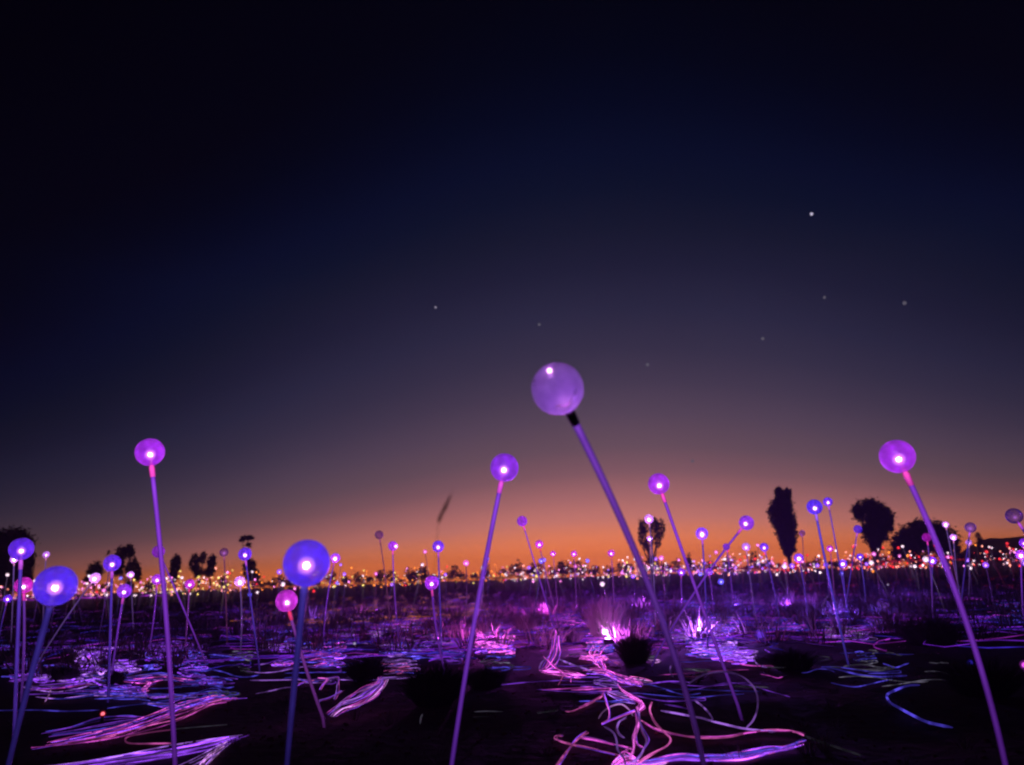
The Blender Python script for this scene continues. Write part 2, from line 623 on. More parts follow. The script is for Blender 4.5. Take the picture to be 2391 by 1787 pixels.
tree('desert_oak', [(2030, 1195, 36, 32), (2004, 1196, 15, 20), (2058, 1206, 28, 34), (2050, 1238, 26, 36), (2034, 1246, 23, 34), (2072, 1218, 16, 28), (2042, 1272, 14, 26)], 2040, 1326, 50,
     'black top-heavy tree with a wide crown narrowing to its foot', n=5000, lf=4.4, trunk=9)
tree('desert_oak', [(2150, 1256, 58, 44), (2115, 1272, 36, 34), (2192, 1258, 44, 38), (2170, 1240, 44, 28), (2215, 1280, 30, 32), (2100, 1290, 22, 20)], 2155, 1322, 55,
     'broad dome-shaped black tree behind the tallest right stem', n=5600, lf=4.6, trunk=10)
tree('desert_oak', [(2283, 1250, 7, 8), (2288, 1262, 8, 8)], 2286, 1316, 90, 'tiny dark tree at the near end of the far ridge', n=160, lf=2.6, trunk=3)

# low bushes along the horizon
def horizon_y(x):
    return 1394.5 - 0.0349 * x


bush_spots = []
used_labels = set()
BUSH_MARKS = [(130, 'the stretched blue globe'), (296, 'the lumpy dark tree'), (367, 'the tallest left stem'), (463, 'the pair of airy trees'), (523, 'the left mauve globe'),
              (584, 'the umbrella-crowned tree'), (650, 'the largest blue globe edge'), (783, 'the touching violet globe'), (850, 'the dull mauve globe'), (910, 'the middle mauve globe stem'),
              (1023, 'the white-tipped violet globe'), (1140, 'the bright purple globe stem'), (1219, 'the tipless pinkish violet globe'), (1291, 'the first tiny pink globe'),
              (1340, 'the second tiny pink globe'), (1427, 'the near stem'), (1524, 'the two-lobed tree'), (1591, 'the first crossing stem'), (1639, 'the pale blue globe'), (1696, 'the long leaning stem'),
              (1784, 'the flame-shaped tree trunk'), (1880, 'the tiny mauve globe'), (1933, 'the deep blue globe stem'), (1990, 'the dull violet globe'), (2055, 'the top-heavy tree'), (2110, 'the left of the dome'),
              (2200, 'the dome-shaped tree'), (2266, 'the dim violet globe'), (2340, 'the ridge')]
for x in range(612, 2391, 27):
    xx = x + uni(-9, 9)
    if xx < 1200:
        h = uni(14, 38) if rnd() < 0.8 else uni(8, 14)
    elif xx < 1600:
        h = uni(20, 42)
    else:
        h = uni(12, 34)
    bush_spots.append((xx, h, uni(16, 27)))
bush_spots += [(985, 44, 28), (955, 36, 24), (1062, 40, 20), (1210, 46, 20), (1240, 38, 20), (1310, 42, 18), (1610, 50, 9), (1700, 38, 30), (1760, 44, 22),
               (655, 26, 24), (350, 30, 20), (440, 26, 24), (250, 26, 24), (520, 30, 22), (120, 18, 30)]
for i, (x, h, w) in enumerate(bush_spots):
    hy = horizon_y(x)
    d = uni(62, 95)
    lm = min(BUSH_MARKS, key=lambda q: abs(q[0] - x))
    side = 'behind' if abs(lm[0] - x) < 9 else 'just left of' if x < lm[0] else 'just right of'
    size = 'tallest' if h > 40 else 'tall' if h > 33 else 'middling' if h > 24 else 'low' if h > 16 else 'lowest'
    size += ' wide' if w > 23 else ' narrow' if w < 19 else ''
    lb = size + ' black bush on the horizon ' + side + ' ' + lm[1]
    if lb in used_labels:
        continue
    used_labels.add(lb)
    tree('desert_shrub', [(x, hy - h * 0.62, w * 0.62, h * 0.42), (x + uni(-8, 8), hy - h * 0.38, w * 0.8, h * 0.36)], x, hy + 2, d,
         lb, 'bush', n=170, lf=3.0, trunk=2.5, group='bushes along the horizon', forks=0)

# ------------------------------------------------------------------ lamps on stems
DG = 0.12      # diameter of a globe


def bez(a, c, b, t):
    return a * (1 - t) ** 2 + c * (2 * t * (1 - t)) + b * t ** 2


GLOBES = {}


def globe_mesh(c, dim, seg):
    k = (c, dim, seg)
    if k not in GLOBES:
        b = MB()
        b.ball((0, 0, 0), DG / 2, seg, seg * 2 // 3)
        GLOBES[k] = b.mesh('globe', gmat(c, dim))
    return GLOBES[k]


def mat_halo(name, col, strength):  # soft glow around a light, painted as a shell that fades towards its rim
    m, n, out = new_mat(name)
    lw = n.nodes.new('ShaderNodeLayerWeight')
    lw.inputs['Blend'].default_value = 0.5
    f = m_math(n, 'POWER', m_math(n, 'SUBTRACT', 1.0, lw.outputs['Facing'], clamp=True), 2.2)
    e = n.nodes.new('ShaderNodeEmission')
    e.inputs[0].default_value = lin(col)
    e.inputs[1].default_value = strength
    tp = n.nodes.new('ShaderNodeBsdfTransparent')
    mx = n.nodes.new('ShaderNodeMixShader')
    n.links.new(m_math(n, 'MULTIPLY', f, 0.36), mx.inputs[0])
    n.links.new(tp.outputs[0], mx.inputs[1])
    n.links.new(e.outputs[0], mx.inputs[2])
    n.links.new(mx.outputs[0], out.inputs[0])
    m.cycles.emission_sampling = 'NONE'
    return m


def tip_mesh(kind, r):
    k = ('tip', kind, r)
    if k not in GLOBES:
        b = MB()
        b.ball((0, 0, 0), r, 10, 7)
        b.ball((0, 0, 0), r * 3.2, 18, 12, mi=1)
        GLOBES[k] = b.mesh('light_tip_or_glint', [cmat(kind), MATS.setdefault(('halo', kind), mat_halo('tip_painted_glow_' + kind, (250, 150, 255), {'hot': 4.5, 'soft': 2.6, 'dim': 0.5, 'base': 0.8}[kind]))])
    return GLOBES[k]


LAMP_GROUP = 'globe lights on stems'


def lamp(hx, hy, d, color, label, low, mid=None, core='hot', dim=False, neck=True, collar=False, coff=None, squash=1.0):
    """head centre and diameter in the photograph, a low point its stem passes, optionally a middle one for its bow"""
    depth = F * DG / d
    head = at_depth(hx, hy, depth)
    # the plane through camera, head and the low point meets the ground in a line; the foot stands on it, nearest below the head
    r2 = ray(*low)
    nrm_ = (head - CAM).cross(r2)
    dline = nrm_.cross(Vector((0, 0, 1)))
    dline.normalize()
    # a point of that line: nrm.(p-CAM)=0, z=0
    nn = Vector((nrm_.x, nrm_.y, 0))
    p0 = CAM.copy()
    p0.z = 0
    p0 = p0 + nn * (nrm_.z * CAM_Z / nn.length_squared)
    foot0 = Vector((head.x, head.y, 0))
    base = p0 + dline * (foot0 - p0).dot(dline)
    gz = ground_z(base.x, base.y)
    if low[1] >= 1787:
        k = 1815.0 - low[1]
        q = mid if mid is not None else (hx, hy)
        base = on_ground(low[0] + (low[0] - q[0]) / (low[1] - q[1]) * k, 1815.0, 0)
        gz = ground_z(base.x, base.y)
    base.z = 0
    chord = base - head
    if mid is not None:
        rm = ray(*mid)
        # nearest points of chord line and the ray
        u, v, w0 = chord, rm, head - CAM
        a_, b_, c_, d_, e_ = u.dot(u), u.dot(v), v.dot(v), u.dot(w0), v.dot(w0)
        den = a_ * c_ - b_ * b_
        tt = (a_ * e_ - b_ * d_) / den
        sc_ = (b_ * e_ - c_ * d_) / den
        sc_ = min(0.8, max(0.2, sc_))
        P = CAM + rm * tt
        ctrl = (P - head * (1 - sc_) ** 2 - base * sc_ ** 2) / (2 * sc_ * (1 - sc_))
    else:
        side = chord.cross(Vector((0, 1, 0))).normalized()
        ctrl = head.lerp(base, 0.5) + side * uni(-0.04, 0.04)
    root = empty('globe_light', (base.x, base.y, gz), label, 'lamp', LAMP_GROUP)
    off = Vector((base.x, base.y, gz))
    big = d > 40
    # unit direction of the stem at the head
    d0 = (ctrl - head).normalized()
    length = chord.length
    t_neck = (DG * 0.5 * 0.55) / length
    seg = 22 if big else 10
    sr = 0.0100 if d > 60 else 0.0095 if d > 30 else 0.0085
    # the globe
    o = link('globe', globe_mesh(color, dim, 32 if big else 18), root, head - off)
    # the stem, from just under the globe to the ground
    t0 = (DG * 0.5 + 0.022) / length
    b = MB()
    pts = [bez(head, ctrl, base, t0 + (1 - t0) * i / seg) - off for i in range(seg + 1)]
    pts[-1].z = -0.01
    b.tube(pts, sr, 12 if big else 6)
    link('stem', b.mesh('stem', smat(color, dim)), root)
    if big:
        b = MB()
        b.tube(pts, sr * 0.32, 6)
        fb = link('fibre', b.mesh('fibre', MATS.setdefault(('f', color), mat_stem('fibre_core_' + color, tuple(min(255, c + 40) for c in PAL[color][1]), 0.7, 1.0))), root)
    # neck
    if neck or collar:
        b = MB()
        n0 = head + d0 * DG * 0.36
        n1 = head + d0 * (DG * 0.5 + 0.008)
        n2 = bez(head, ctrl, base, t0 * 1.35)
        b.tube([n0 - off, n1 - off, n2 - off], [sr * 0.5, sr * 1.25, sr * 1.12], 10)
        if collar:
            link('collar', b.mesh('collar', black_collar), root)
        else:
            link('collar', b.mesh('collar', nmat(color)), root)
            if big:
                b = MB()
                b.tube([head - off, head + d0 * DG * 0.36 - off], [sr * 0.25, sr * 0.45], 6)
                link('fibre_tip', b.mesh('fibre_tip', nmat(color)), root)
    # light tip
    if core:
        r = {'hot': 0.0078, 'soft': 0.0066, 'dim': 0.009}[core]
        if d < 30:
            r *= 1.7
        p = head + d0 * DG * 0.1
        if collar:
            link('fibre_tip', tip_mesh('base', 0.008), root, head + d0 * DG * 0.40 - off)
            li = bpy.data.lights.new('fibre_glow', 'POINT')
            li.energy, li.color, li.shadow_soft_size = 0.3, lin((215, 130, 250))[:3], 0.004
            lo = bpy.data.objects.new('fibre_glow', li)
            COL.objects.link(lo)
            lo.parent = root
            lo.location = head + d0 * DG * 0.30 - off
            r = 0.0036  # here the small glowing ball stands in for a glint on the globe
        if coff:
            p = at_depth(hx + coff[0], hy + coff[1], depth)
        link('light_tip_or_glint', tip_mesh(core, round(r, 4)), root, p - off)
    return root


L = lamp
# --- the large near ones
L(1302, 908, 122, 'lavender', 'nearest and highest globe, dull purple with a black collar on a thick leaning stem', (1640, 1787), (1500, 1330), core='soft', dim=True, collar=True, coff=(-19, -42))
L(350, 1056, 64, 'violet', 'pink-violet globe high on a tall stem on the left side of the field', (408, 1787), (375, 1290))
L(1178, 1092, 66, 'purple', 'bright purple globe with a large white tip left of the nearest globe', (1055, 1787), (1128, 1340))
L(2095, 1066, 77, 'violet', 'magenta-violet globe with a pink neck, highest one on the right', (2345, 1787), (2200, 1300))
L(716, 1315, 107, 'blue', 'largest deep blue globe, its thick blue stem falling to the bottom edge', (670, 1787), (697, 1500), neck=False)
L(130, 1368, 90, 'blue', 'slightly stretched blue globe low at the left with a pink neck', (20, 1787), (88, 1520))
L(1538, 1130, 49, 'violet', 'violet globe with pink neck above the two-lobed tree', (1622, 1365), (1580, 1250))
L(50, 1282, 51, 'indigo', 'blue-violet globe in front of the large tree at the left edge', (38, 1600), (45, 1400))
L(669, 1403, 50, 'pink', 'pink globe on a short red neck beside the largest blue globe', (690, 1470), None)
L(262, 1315, 38, 'indigo', 'violet globe in front of the lumpy dark tree on the left', (256, 1530))
L(55, 1367, 38, 'magenta', 'magenta globe low behind the stretched blue globe', (50, 1600))
L(290, 1380, 32, 'purple', 'pale violet globe with bright tip right of the violet globe by the lumpy tree', (268, 1530))
L(222, 1350, 24, 'pale', 'pale pink globe whose thin stem leans far down to the left', (112, 1512))
L(367, 1353, 24, 'violet', 'small pink-violet globe close left of the tallest left stem', (348, 1512), core='soft')
L(370, 1288, 28, 'violet', 'hazy magenta globe behind the tallest left stem', (462, 1505), (415, 1390), core=None)
L(523, 1290, 20, 'mauve', 'dull mauve globe left of the umbrella-crowned tree', (527, 1400), core='dim', dim=True)
L(572, 1294, 30, 'indigo', 'blue-violet globe just under the umbrella-crowned tree', (600, 1510), (585, 1400))
L(560, 1358, 24, 'pale', 'whitish pink globe low under the umbrella-crowned tree', (561, 1500))
L(443, 1364, 22, 'pink', 'small pink globe under the pair of airy brown trees', (437, 1450), core='soft')
L(108, 1295, 15, 'pale', 'small white globe alone in the sky right of the tree at the left edge', (104, 1400), core='soft')
L(305, 1342, 15, 'pale', 'small white globe against the lumpy dark tree', (310, 1440))
L(33, 1306, 17, 'pale', 'small white globe touching the stem of the blue-violet globe at the left edge', (28, 1440))
L(18, 1398, 18, 'indigo', 'small pale blue globe low beside the left edge', (5, 1460), core='soft')
L(783, 1303, 22, 'purple', 'small violet globe touching the right of the largest blue globe', (748, 1560), (760, 1430))
L(885, 1249, 20, 'mauve', 'dull mauve globe highest between the largest blue globe and the bright purple one', (908, 1440), core=None, dim=True)
L(917, 1275, 22, 'violet', 'pink-violet globe right of the dull mauve globe', (929, 1450), core='soft', coff=(7, 1))
L(1023, 1276, 27, 'indigo', 'small violet globe with white tip above the distant lights, left of the bright purple one', (1030, 1480), core='soft')
L(1008, 1361, 33, 'violet', 'violet globe with a pink tip low among the orange lights', (1027, 1490))
L(1219, 1217, 24, 'violet', 'pinkish violet globe without a tip between the bright purple globe and the near stem', (1298, 1480), (1262, 1360), core=None)
L(1259, 1271, 19, 'pink', 'small pink globe below the tipless pinkish violet one', (1300, 1440), core='soft')
L(1291, 1293, 13, 'pink', 'very small pink globe in a row of three left of the thick near stem', (1300, 1400), core='soft')
L(1340, 1293, 14, 'pink', 'very small pink globe in the middle between the tipless globe and the near stem', (1345, 1400), core='soft')
L(1427, 1292, 16, 'pink', 'very small pink globe just left of where the near stem crosses the horizon', (1432, 1400), core='soft')
L(1515, 1212, 21, 'pale', 'pale lilac globe over the top of the two-lobed tree', (1527, 1420))
L(1517, 1258, 13, 'pale', 'small white globe within the two-lobed tree', (1522, 1380))
L(1639, 1246, 28, 'indigo', 'pale blue globe with a large white tip right of the two-lobed tree', (1650, 1460), core='hot')
L(1743, 1221, 34, 'purple', 'violet globe whose stem leans far down to the left', (1590, 1450), (1655, 1335))
L(1696, 1277, 16, 'purple', 'small violet globe touching the long leaning stem', (1712, 1420), core=None)
L(1742, 1277, 19, 'pale', 'small pale pink globe under the violet globe with the leaning stem', (1765, 1450), core='soft')
L(1784, 1278, 20, 'indigo', 'small violet globe left of the flame-shaped tree', (1812, 1410), core='soft')
L(1591, 1336, 17, 'purple', 'violet globe at horizon level left of the crossing stems', (1598, 1450), core='soft')
L(1655, 1335, 16, 'purple', 'violet globe at horizon level between the crossing stems', (1668, 1450), core='soft')
L(1902, 1184, 35, 'blue', 'deep blue globe right of the flame-shaped tree', (1957, 1440), (1925, 1300))
L(1933, 1172, 21, 'indigo', 'smaller hazy violet globe close above the deep blue one', (1984, 1455), (1955, 1290), core='soft')
L(1873, 1245, 14, 'mauve', 'tiny mauve globe beside the foot of the flame-shaped tree', (1877, 1330), core=None, dim=True)
L(2003, 1236, 19, 'indigo', 'dull violet globe against the left side of the top-heavy tree', (1990, 1320), core=None)
L(1865, 1303, 21, 'indigo', 'blue globe with spiky white tip in front of the flame-shaped tree', (1884, 1440), core='hot')
L(1968, 1316, 18, 'indigo', 'pale blue globe on the right of the deep blue globe stem', (1986, 1465), core='hot')
L(2164, 1255, 20, 'magenta', 'small magenta globe behind the tallest right stem', (2170, 1340), core=None)
L(2177, 1309, 18, 'indigo', 'white starry light low beside the tallest right stem', (2177, 1385), core='hot')
L(2208, 1225, 14, 'pale', 'small white globe on the right slope of the dome-shaped tree', (2230, 1330), core='hot')
L(2226, 1255, 15, 'pale', 'small bright white globe right of the tallest right stem', (2236, 1350), core='hot')
L(2262, 1267, 13, 'pale', 'small pale globe between the dome-shaped tree and the ridge', (2262, 1350), core='soft')
L(2266, 1232, 24, 'indigo', 'dim violet globe above the gap between the dome-shaped tree and the ridge', (2255, 1330), core='dim', dim=True)
L(2368, 1205, 36, 'indigo', 'dim violet globe at the right edge above the ridge', (2425, 1290), None, core='dim', dim=True)
L(2384, 1296, 22, 'purple', 'violet globe low at the right edge in front of the ridge', (2388, 1400), core='hot')
L(2008, 1300, 15, 'blue', 'small blue globe at the foot of the top-heavy tree', (2022, 1420), core='soft')
L(1938, 1281, 14, 'pink', 'small pink globe at the foot of the hazy violet globe stem', (1945, 1360), core='soft')
L(2391, 1268, 20, 'purple', 'violet globe half cut by the right edge above another one', (2420, 1400), core='soft')

# --- the distant ones
FARC = {
    'white': (255, 225, 240), 'pink': (240, 120, 215), 'salmon': (250, 150, 130), 'orange': (245, 150, 60), 'yellow': (238, 215, 120),
    'red': (235, 50, 60), 'violet': (165, 95, 250), 'blue': (110, 100, 250),
}
far_globe = {k: mat_globe('far_glass_' + k, v, 0.55, 0.7) for k, v in FARC.items()}
far_tip = {k: mat_emit('far_tip_' + k, tuple(int(min(255, 80 + c * 0.7)) if k not in ('red', 'orange', 'yellow') else c for c in v), 6.0, False) for k, v in FARC.items()}
far_stem = {k: mat_stem('far_acrylic_' + k, tuple(int(c * 0.42 + q * 0.3) for c, q in zip(v, (100, 40, 180))), 0.55, 0.7) for k, v in FARC.items()}
FN = list(FARC)


def far_colour(x, d):
    """which colour the lights have in a part of the field (x in the photograph, distance)"""
    if d < 22:
        return random.choices(['violet', 'pink', 'white', 'blue'], [5, 3, 3, 2])[0]
    if x < 260:
        return random.choices(['pink', 'salmon', 'white', 'red'], [5, 3, 3, 1])[0]
    if x < 540:
        return random.choices(['yellow', 'white', 'pink', 'salmon'], [6, 3, 2, 2])[0]
    if x < 1180:
        return random.choices(['orange', 'yellow', 'white', 'pink', 'red'], [10, 4, 2, 2, 2])[0]
    if x < 1560:
        return random.choices(['white', 'yellow', 'pink', 'salmon', 'violet'], [5, 2, 4, 2, 1])[0]
    if x < 1800:
        return random.choices(['violet', 'pink', 'white', 'red', 'salmon'], [4, 3, 3, 2, 2])[0]
    return random.choices(['red', 'salmon', 'white', 'pink', 'orange'], [6, 3, 3, 2, 1])[0]


def far_lamp(b, x, y, ht, lean, yaw, mi, gr=0.046, sides=4, tipf=0.36):
    top = Vector((x + lean * cos(yaw), y + lean * sin(yaw), ht))
    base = Vector((x, y, -0.02))
    b.tube([base, base.lerp(top, 0.5) + Vector((0.015, 0, 0)), top], 0.007, sides, mi=mi)
    b.ball(top, gr, 10, 6, mi=mi + 1)
    b.ball(top - Vector((0, 0, gr * 0.15)), gr * tipf, 6, 4, mi=mi + 2)


def zone(x):
    marks = [(130, 'the stretched blue globe'), (262, 'the lumpy dark tree'), (375, 'the tallest left stem'), (470, 'the pair of airy trees'), (578, 'the umbrella-crowned tree'), (716, 'the largest blue globe'),
             (885, 'the middle dull mauve globe'), (1023, 'the white-tipped violet globe'), (1130, 'the bright purple globe stem'), (1230, 'the tipless pinkish globe'), (1340, 'the very small pink globes'),
             (1430, 'the near stem'), (1524, 'the two-lobed tree'), (1650, 'the crossing stems'), (1828, 'the flame-shaped tree'), (1925, 'the deep blue globe'), (2035, 'the top-heavy tree'), (2160, 'the dome-shaped tree'), (2290, 'the ridge foot')]
    m = min(marks, key=lambda q: abs(q[0] - x))
    return ('left of ' if x < m[0] else 'right of ') + m[1]


far_mesh = {}
n_ind = 0
tries = 0
placed = []
while n_ind < 292 and tries < 30000:
    tries += 1
    d = 10.0 + 42 * rnd() ** 0.85
    px = uni(-20, W + 20)
    # thin out in the dark left foreground
    if d < 17 and px < 600 and rnd() < 0.6:
        continue
    if d < 14 and rnd() < 0.35:
        continue
    az = atan2(px - W / 2, sqrt(F * F + 459 * 459))
    x, y = d * sin(az), d * cos(az)
    if any((x - a) ** 2 + (y - b_) ** 2 < 0.35 for a, b_ in placed):
        continue
    placed.append((x, y))
    ht = random.choice([uni(0.55, 0.85), uni(0.65, 1.1), uni(0.8, 1.42)])
    if 1200 < px < 1480:
        ht = min(ht, 1.1)
    qx, qy = project(Vector((x, y, ht)))
    c = far_colour(qx, d)
    lv = random.choice([-1, 0, 0, 1])
    size = 'small' if d < 17 else 'tiny' if d < 30 else 'pinpoint'
    where = 'below the horizon' if qy > horizon_y(qx) + 4 else 'at horizon level' if qy > horizon_y(qx) - 16 else 'above the scrub'
    lb = '%s %s%s light %s, %s' % (size, {-1: 'left-leaning ', 0: '', 1: 'right-leaning '}[lv], c, where, zone(qx))
    if lb in used_labels:
        placed.pop()
        continue
    used_labels.add(lb)
    key = (c, random.randrange(3), lv, round(ht, 1))
    if key not in far_mesh:
        b = MB()
        far_lamp(b, 0, 0, key[3], uni(0.12, 0.34) if lv else uni(0, 0.06), 0 if lv >= 0 else pi, 0)
        far_mesh[key] = b.mesh('globe_light', [far_stem[c], far_globe[c], far_tip[c]])
    o = link('globe_light', far_mesh[key], None, (x, y, ground_z(x, y)))
    o.rotation_euler.z = uni(-0.5, 0.5)
    tag(o, lb, 'lamp', LAMP_GROUP)
    n_ind += 1

b = MB()
clump = [uni(-0.7, 0.7) for _ in range(150)]
for i in range(2600):
    d = 38 + 75 * rnd() ** 0.8
    az = random.choice(clump) + random.gauss(0, 0.012)
    x, y = d * sin(az), d * cos(az)
    ht = uni(0.5, 1.8)
    qx, qy = project(Vector((x, y, ht)))
    if rnd() < 0.25 * (1 if 700 < qx < 1300 else 0):
        continue
    c = far_colour(qx, d)
    far_lamp(b, x, y, ht, uni(0, 0.3), uni(0, tau), FN.index(c) * 3, gr=0.052 * uni(0.6, 1.35), sides=3, tipf=0.6)
mats = []
for k in FN:
    mats += [far_stem[k], far_globe[k], far_tip[k]]
tag(link('distant_lights', b.mesh('distant_lights', mats)), 'countless tiny coloured lights in a band along the horizon', 'lights', kind='stuff')

# ------------------------------------------------------------------ cables on the ground
CC = {'pink': (232, 84, 222), 'hotpink': (245, 105, 235), 'violet': (142, 66, 236), 'blue': (88, 72, 226), 'pale': (205, 135, 225),
      'lilac': (165, 105, 225), 'rose': (228, 96, 190), 'grey': (95, 90, 110)}
cable_mats = {}


def cabmat(c, s):
    k = (c, s)
    if k not in cable_mats:
        cable_mats[k] = mat_fibre('side_light_fibre_%s' % c, CC[c], s)
    return cable_mats[k]


def smooth_pts(p, n=6):
    """Catmull-Rom through 3-D points"""
    q = [p[0]] + list(p) + [p[-1]]
    out = []
    for i in range(1, len(q) - 2):
        a, b_, c, d = q[i - 1], q[i], q[i + 1], q[i + 2]
        for k in range(n):
            t = k / n
            out.append(0.5 * ((2 * b_) + (c - a) * t + (2 * a - 5 * b_ + 4 * c - d) * t * t + (3 * b_ - a - 3 * c + d) * t ** 3))
    out.append(q[-2])
    return out


CABLE_GROUP = 'glowing cables on the ground'


def bundle(name, label, strands, group=CABLE_GROUP):
    if 'tangle' in label or 'loops' in label:
        more = []
        for p2, c, st, wd, slope in strands:
            more.append((p2, c, st * 1.25, wd * 0.85, slope))
            if len(strands) > 12:
                continue
            for _ in range(2):
                a, e = uni(-7, 7), uni(-5, 5)
                ph = uni(0, tau)
                more.append(([(x + a * sin(ph + i * 0.9), y + e * sin(1 + ph + i * 1.1)) for i, (x, y) in enumerate(p2)],
                             random.choice(['hotpink', 'pink', 'violet', c]), round(st * uni(0.7, 1.5), 1), wd * 0.55, slope))
        strands = more
        name = 'cable_bundle'
    return make_bundle(name, label, strands, group)


def make_bundle(name, label, strands, group):
    """strands: list of (pixel points, colour, strength, width in px, slope or None)"""
    allp = []
    for s in strands:
        p2, c, st, wd, slope = s
        if slope:
            yb = max(q[1] for q in p2)
            xb = [q[0] for q in p2 if q[1] == yb][0]
            pts = [on_slope(x, y, yb, xb, slope) for x, y in p2]
        else:
            pts = [on_ground(x, y, 0.012) for x, y in p2]
        allp.append((pts, c, st, wd))
    base = allp[0][0][0].copy()
    for q in allp:
        for p in q[0]:
            if p.y < base.y:
                base = p.copy()
    base.z = ground_z(base.x, base.y)
    if len(allp) == 1:
        pts, c, st, wd = allp[0]
        b = MB()
        dd = (pts[0] - CAM).length
        sp = smooth_pts([p - base for p in pts])
        rr_ = max(0.0018, min(0.007, wd * dd / F / 2))
        b.tube(sp, [rr_ * min(1, 0.45 + 0.25 * min(i, len(sp) - 1 - i)) for i in range(len(sp))], 6)
        o = link(name, b.mesh(name, cabmat(c, st)), None, base)
        return tag(o, label, 'cable', group)
    root = empty(name, base, label, 'cable', group)
    for pts, c, st, wd in allp:
        b = MB()
        dd = sum((p - CAM).length for p in pts) / len(pts)
        sp = smooth_pts([p - base for p in pts])
        rr_ = max(0.0018, min(0.007, wd * dd / F / 2))
        b.tube(sp, [rr_ * min(1, 0.45 + 0.25 * min(i, len(sp) - 1 - i)) for i in range(len(sp))], 6)
        link('strand', b.mesh('strand', cabmat(c, st)), root)
    return root


Z = 3.673


def zp(ox, pts):
    return [(ox + x / Z, 1337 + y / Z) for x, y in pts]


def fan(ox, pts, n, jx, jy, cols, st, wd, slope=None):
    """several strands that follow one line, spreading a little"""
    out = []
    n = int(n * 1.7 + 0.5)
    for i in range(n):
        k = (i + 0.5) / n - 0.5 + uni(-0.08, 0.08)
        ph = uni(0, tau)
        q = []
        for j, (x, y) in enumerate(pts):
            s = sin(pi * (j + 0.6) / (len(pts) + 0.2)) * 0.9 + 0.25 * sin(ph * 2 + j * 2.3) + 0.25
            q.append((x + k * 2.4 * jx * s + uni(-5, 5), y + k * 2.5 * jy * s + 6 * sin(ph + j * 1.7)))
        if len(q) > 3:
            a_, z_ = uni(-0.25, 0.75), uni(-0.25, 0.6)
            q[0] = (q[0][0] + (q[1][0] - q[0][0]) * a_, q[0][1] + (q[1][1] - q[0][1]) * a_)
            q[-1] = (q[-1][0] + (q[-2][0] - q[-1][0]) * z_, q[-1][1] + (q[-2][1] - q[-1][1]) * z_)
        out.append((zp(ox, q), random.choice(cols), round(1.8 * st * uni(0.4, 1.35), 1), 0.56 * wd * uni(0.5, 1.2), slope))
    return out


# -- left foreground (offset 0)
bundle('cable_bundle', 'violet cable bundle sweeping up to a tip in the bottom left corner',
       fan(0, [(120, 1700), (520, 1690), (980, 1620), (1450, 1545), (1800, 1470), (2080, 1400)], 5, 20, 34, ['violet', 'violet', 'blue', 'lilac'], 1.25, 4.2))
bundle('cable_bundle', 'lilac cable pair splitting off below the tip of the bottom left bundle',
       fan(0, [(1500, 1700), (1690, 1610), (1850, 1520), (1950, 1465)], 2, 30, 24, ['lilac'], 0.8, 3) +
       fan(0, [(1700, 1700), (1790, 1600), (1880, 1520), (1950, 1465)], 3, 18, 14, ['lilac', 'pale'], 1.2, 3.4))
bundle('cable_bundle', 'long pink and violet cable bundle rising left to right across the left foreground',
       fan(0, [(330, 1490), (700, 1425), (1050, 1345), (1320, 1260), (1560, 1160), (1800, 1090), (2060, 1070)], 5, 10, 36, ['pink', 'violet', 'rose', 'violet'], 1.1, 3.4))
bundle('cable_bundle', 'lower rose cable bundle under the long pink one',
       fan(0, [(480, 1480), (900, 1410), (1300, 1300), (1560, 1235), (1800, 1120), (2000, 1080)], 3, 8, 22, ['rose', 'pink'], 0.75, 2.8))
bundle('cable_bundle', 'violet cable fan ending at the tip of the long pink bundle',
       fan(0, [(1290, 1130), (1480, 1130), (1660, 1085), (1850, 1045), (1980, 1060)], 4, 20, 36, ['violet', 'blue'], 0.9, 3.4))
bundle('cable', 'thin pale hook-shaped cable under the long pink bundle', [(zp(0, [(1480, 1465), (1300, 1468), (1120, 1466), (1075, 1440), (1110, 1405), (1300, 1370), (1500, 1345)]), 'rose', 0.8, 3.0, None)])
bundle('cable', 'dim thin cable right of the pale hook', [(zp(0, [(1480, 1345), (1700, 1325), (1950, 1305)]), 'grey', 0.35, 2.4, None)])
bundle('cable', 'thin dim blue cable along the left edge above the long bundle', [(zp(0, [(-40, 1185), (300, 1180), (560, 1190), (850, 1180)]), 'blue', 0.5, 2.4, None)])
bundle('cable', 'thin dim cable running right from the small red light', [(zp(0, [(920, 1165), (1150, 1135), (1400, 1110), (1600, 1080)]), 'blue', 0.55, 2.4, None)])
bundle('cable_bundle', 'blue and dark violet cable bundle at the tail of the long pink one',
       fan(0, [(400, 1390), (620, 1350), (850, 1300), (1080, 1270), (1290, 1250)], 4, 10, 40, ['blue', 'violet'], 0.45, 3))
bundle('cable_bundle', 'bright violet cable bundle behind the stem of the stretched blue globe',
       fan(0, [(240, 985), (440, 985), (640, 960), (880, 930)], 3, 10, 26, ['lilac', 'violet', 'pink'], 1.0, 3.2))
bundle('cable', 'short bent pale cable under the bright violet bundle', [(zp(0, [(440, 985), (420, 1050), (385, 1110)]), 'pale', 0.5, 2.4, None)])
bundle('cable_bundle', 'pink cable knot crossed by the tallest left stem',
       fan(0, [(1060, 920), (1230, 915), (1400, 890), (1640, 920)], 4, 10, 26, ['pink', 'violet', 'blue'], 0.9, 3.4) +
       fan(0, [(1210, 925), (1290, 950), (1220, 1005), (1320, 1000)], 2, 10, 8, ['hotpink', 'pink'], 1.0, 3.0))
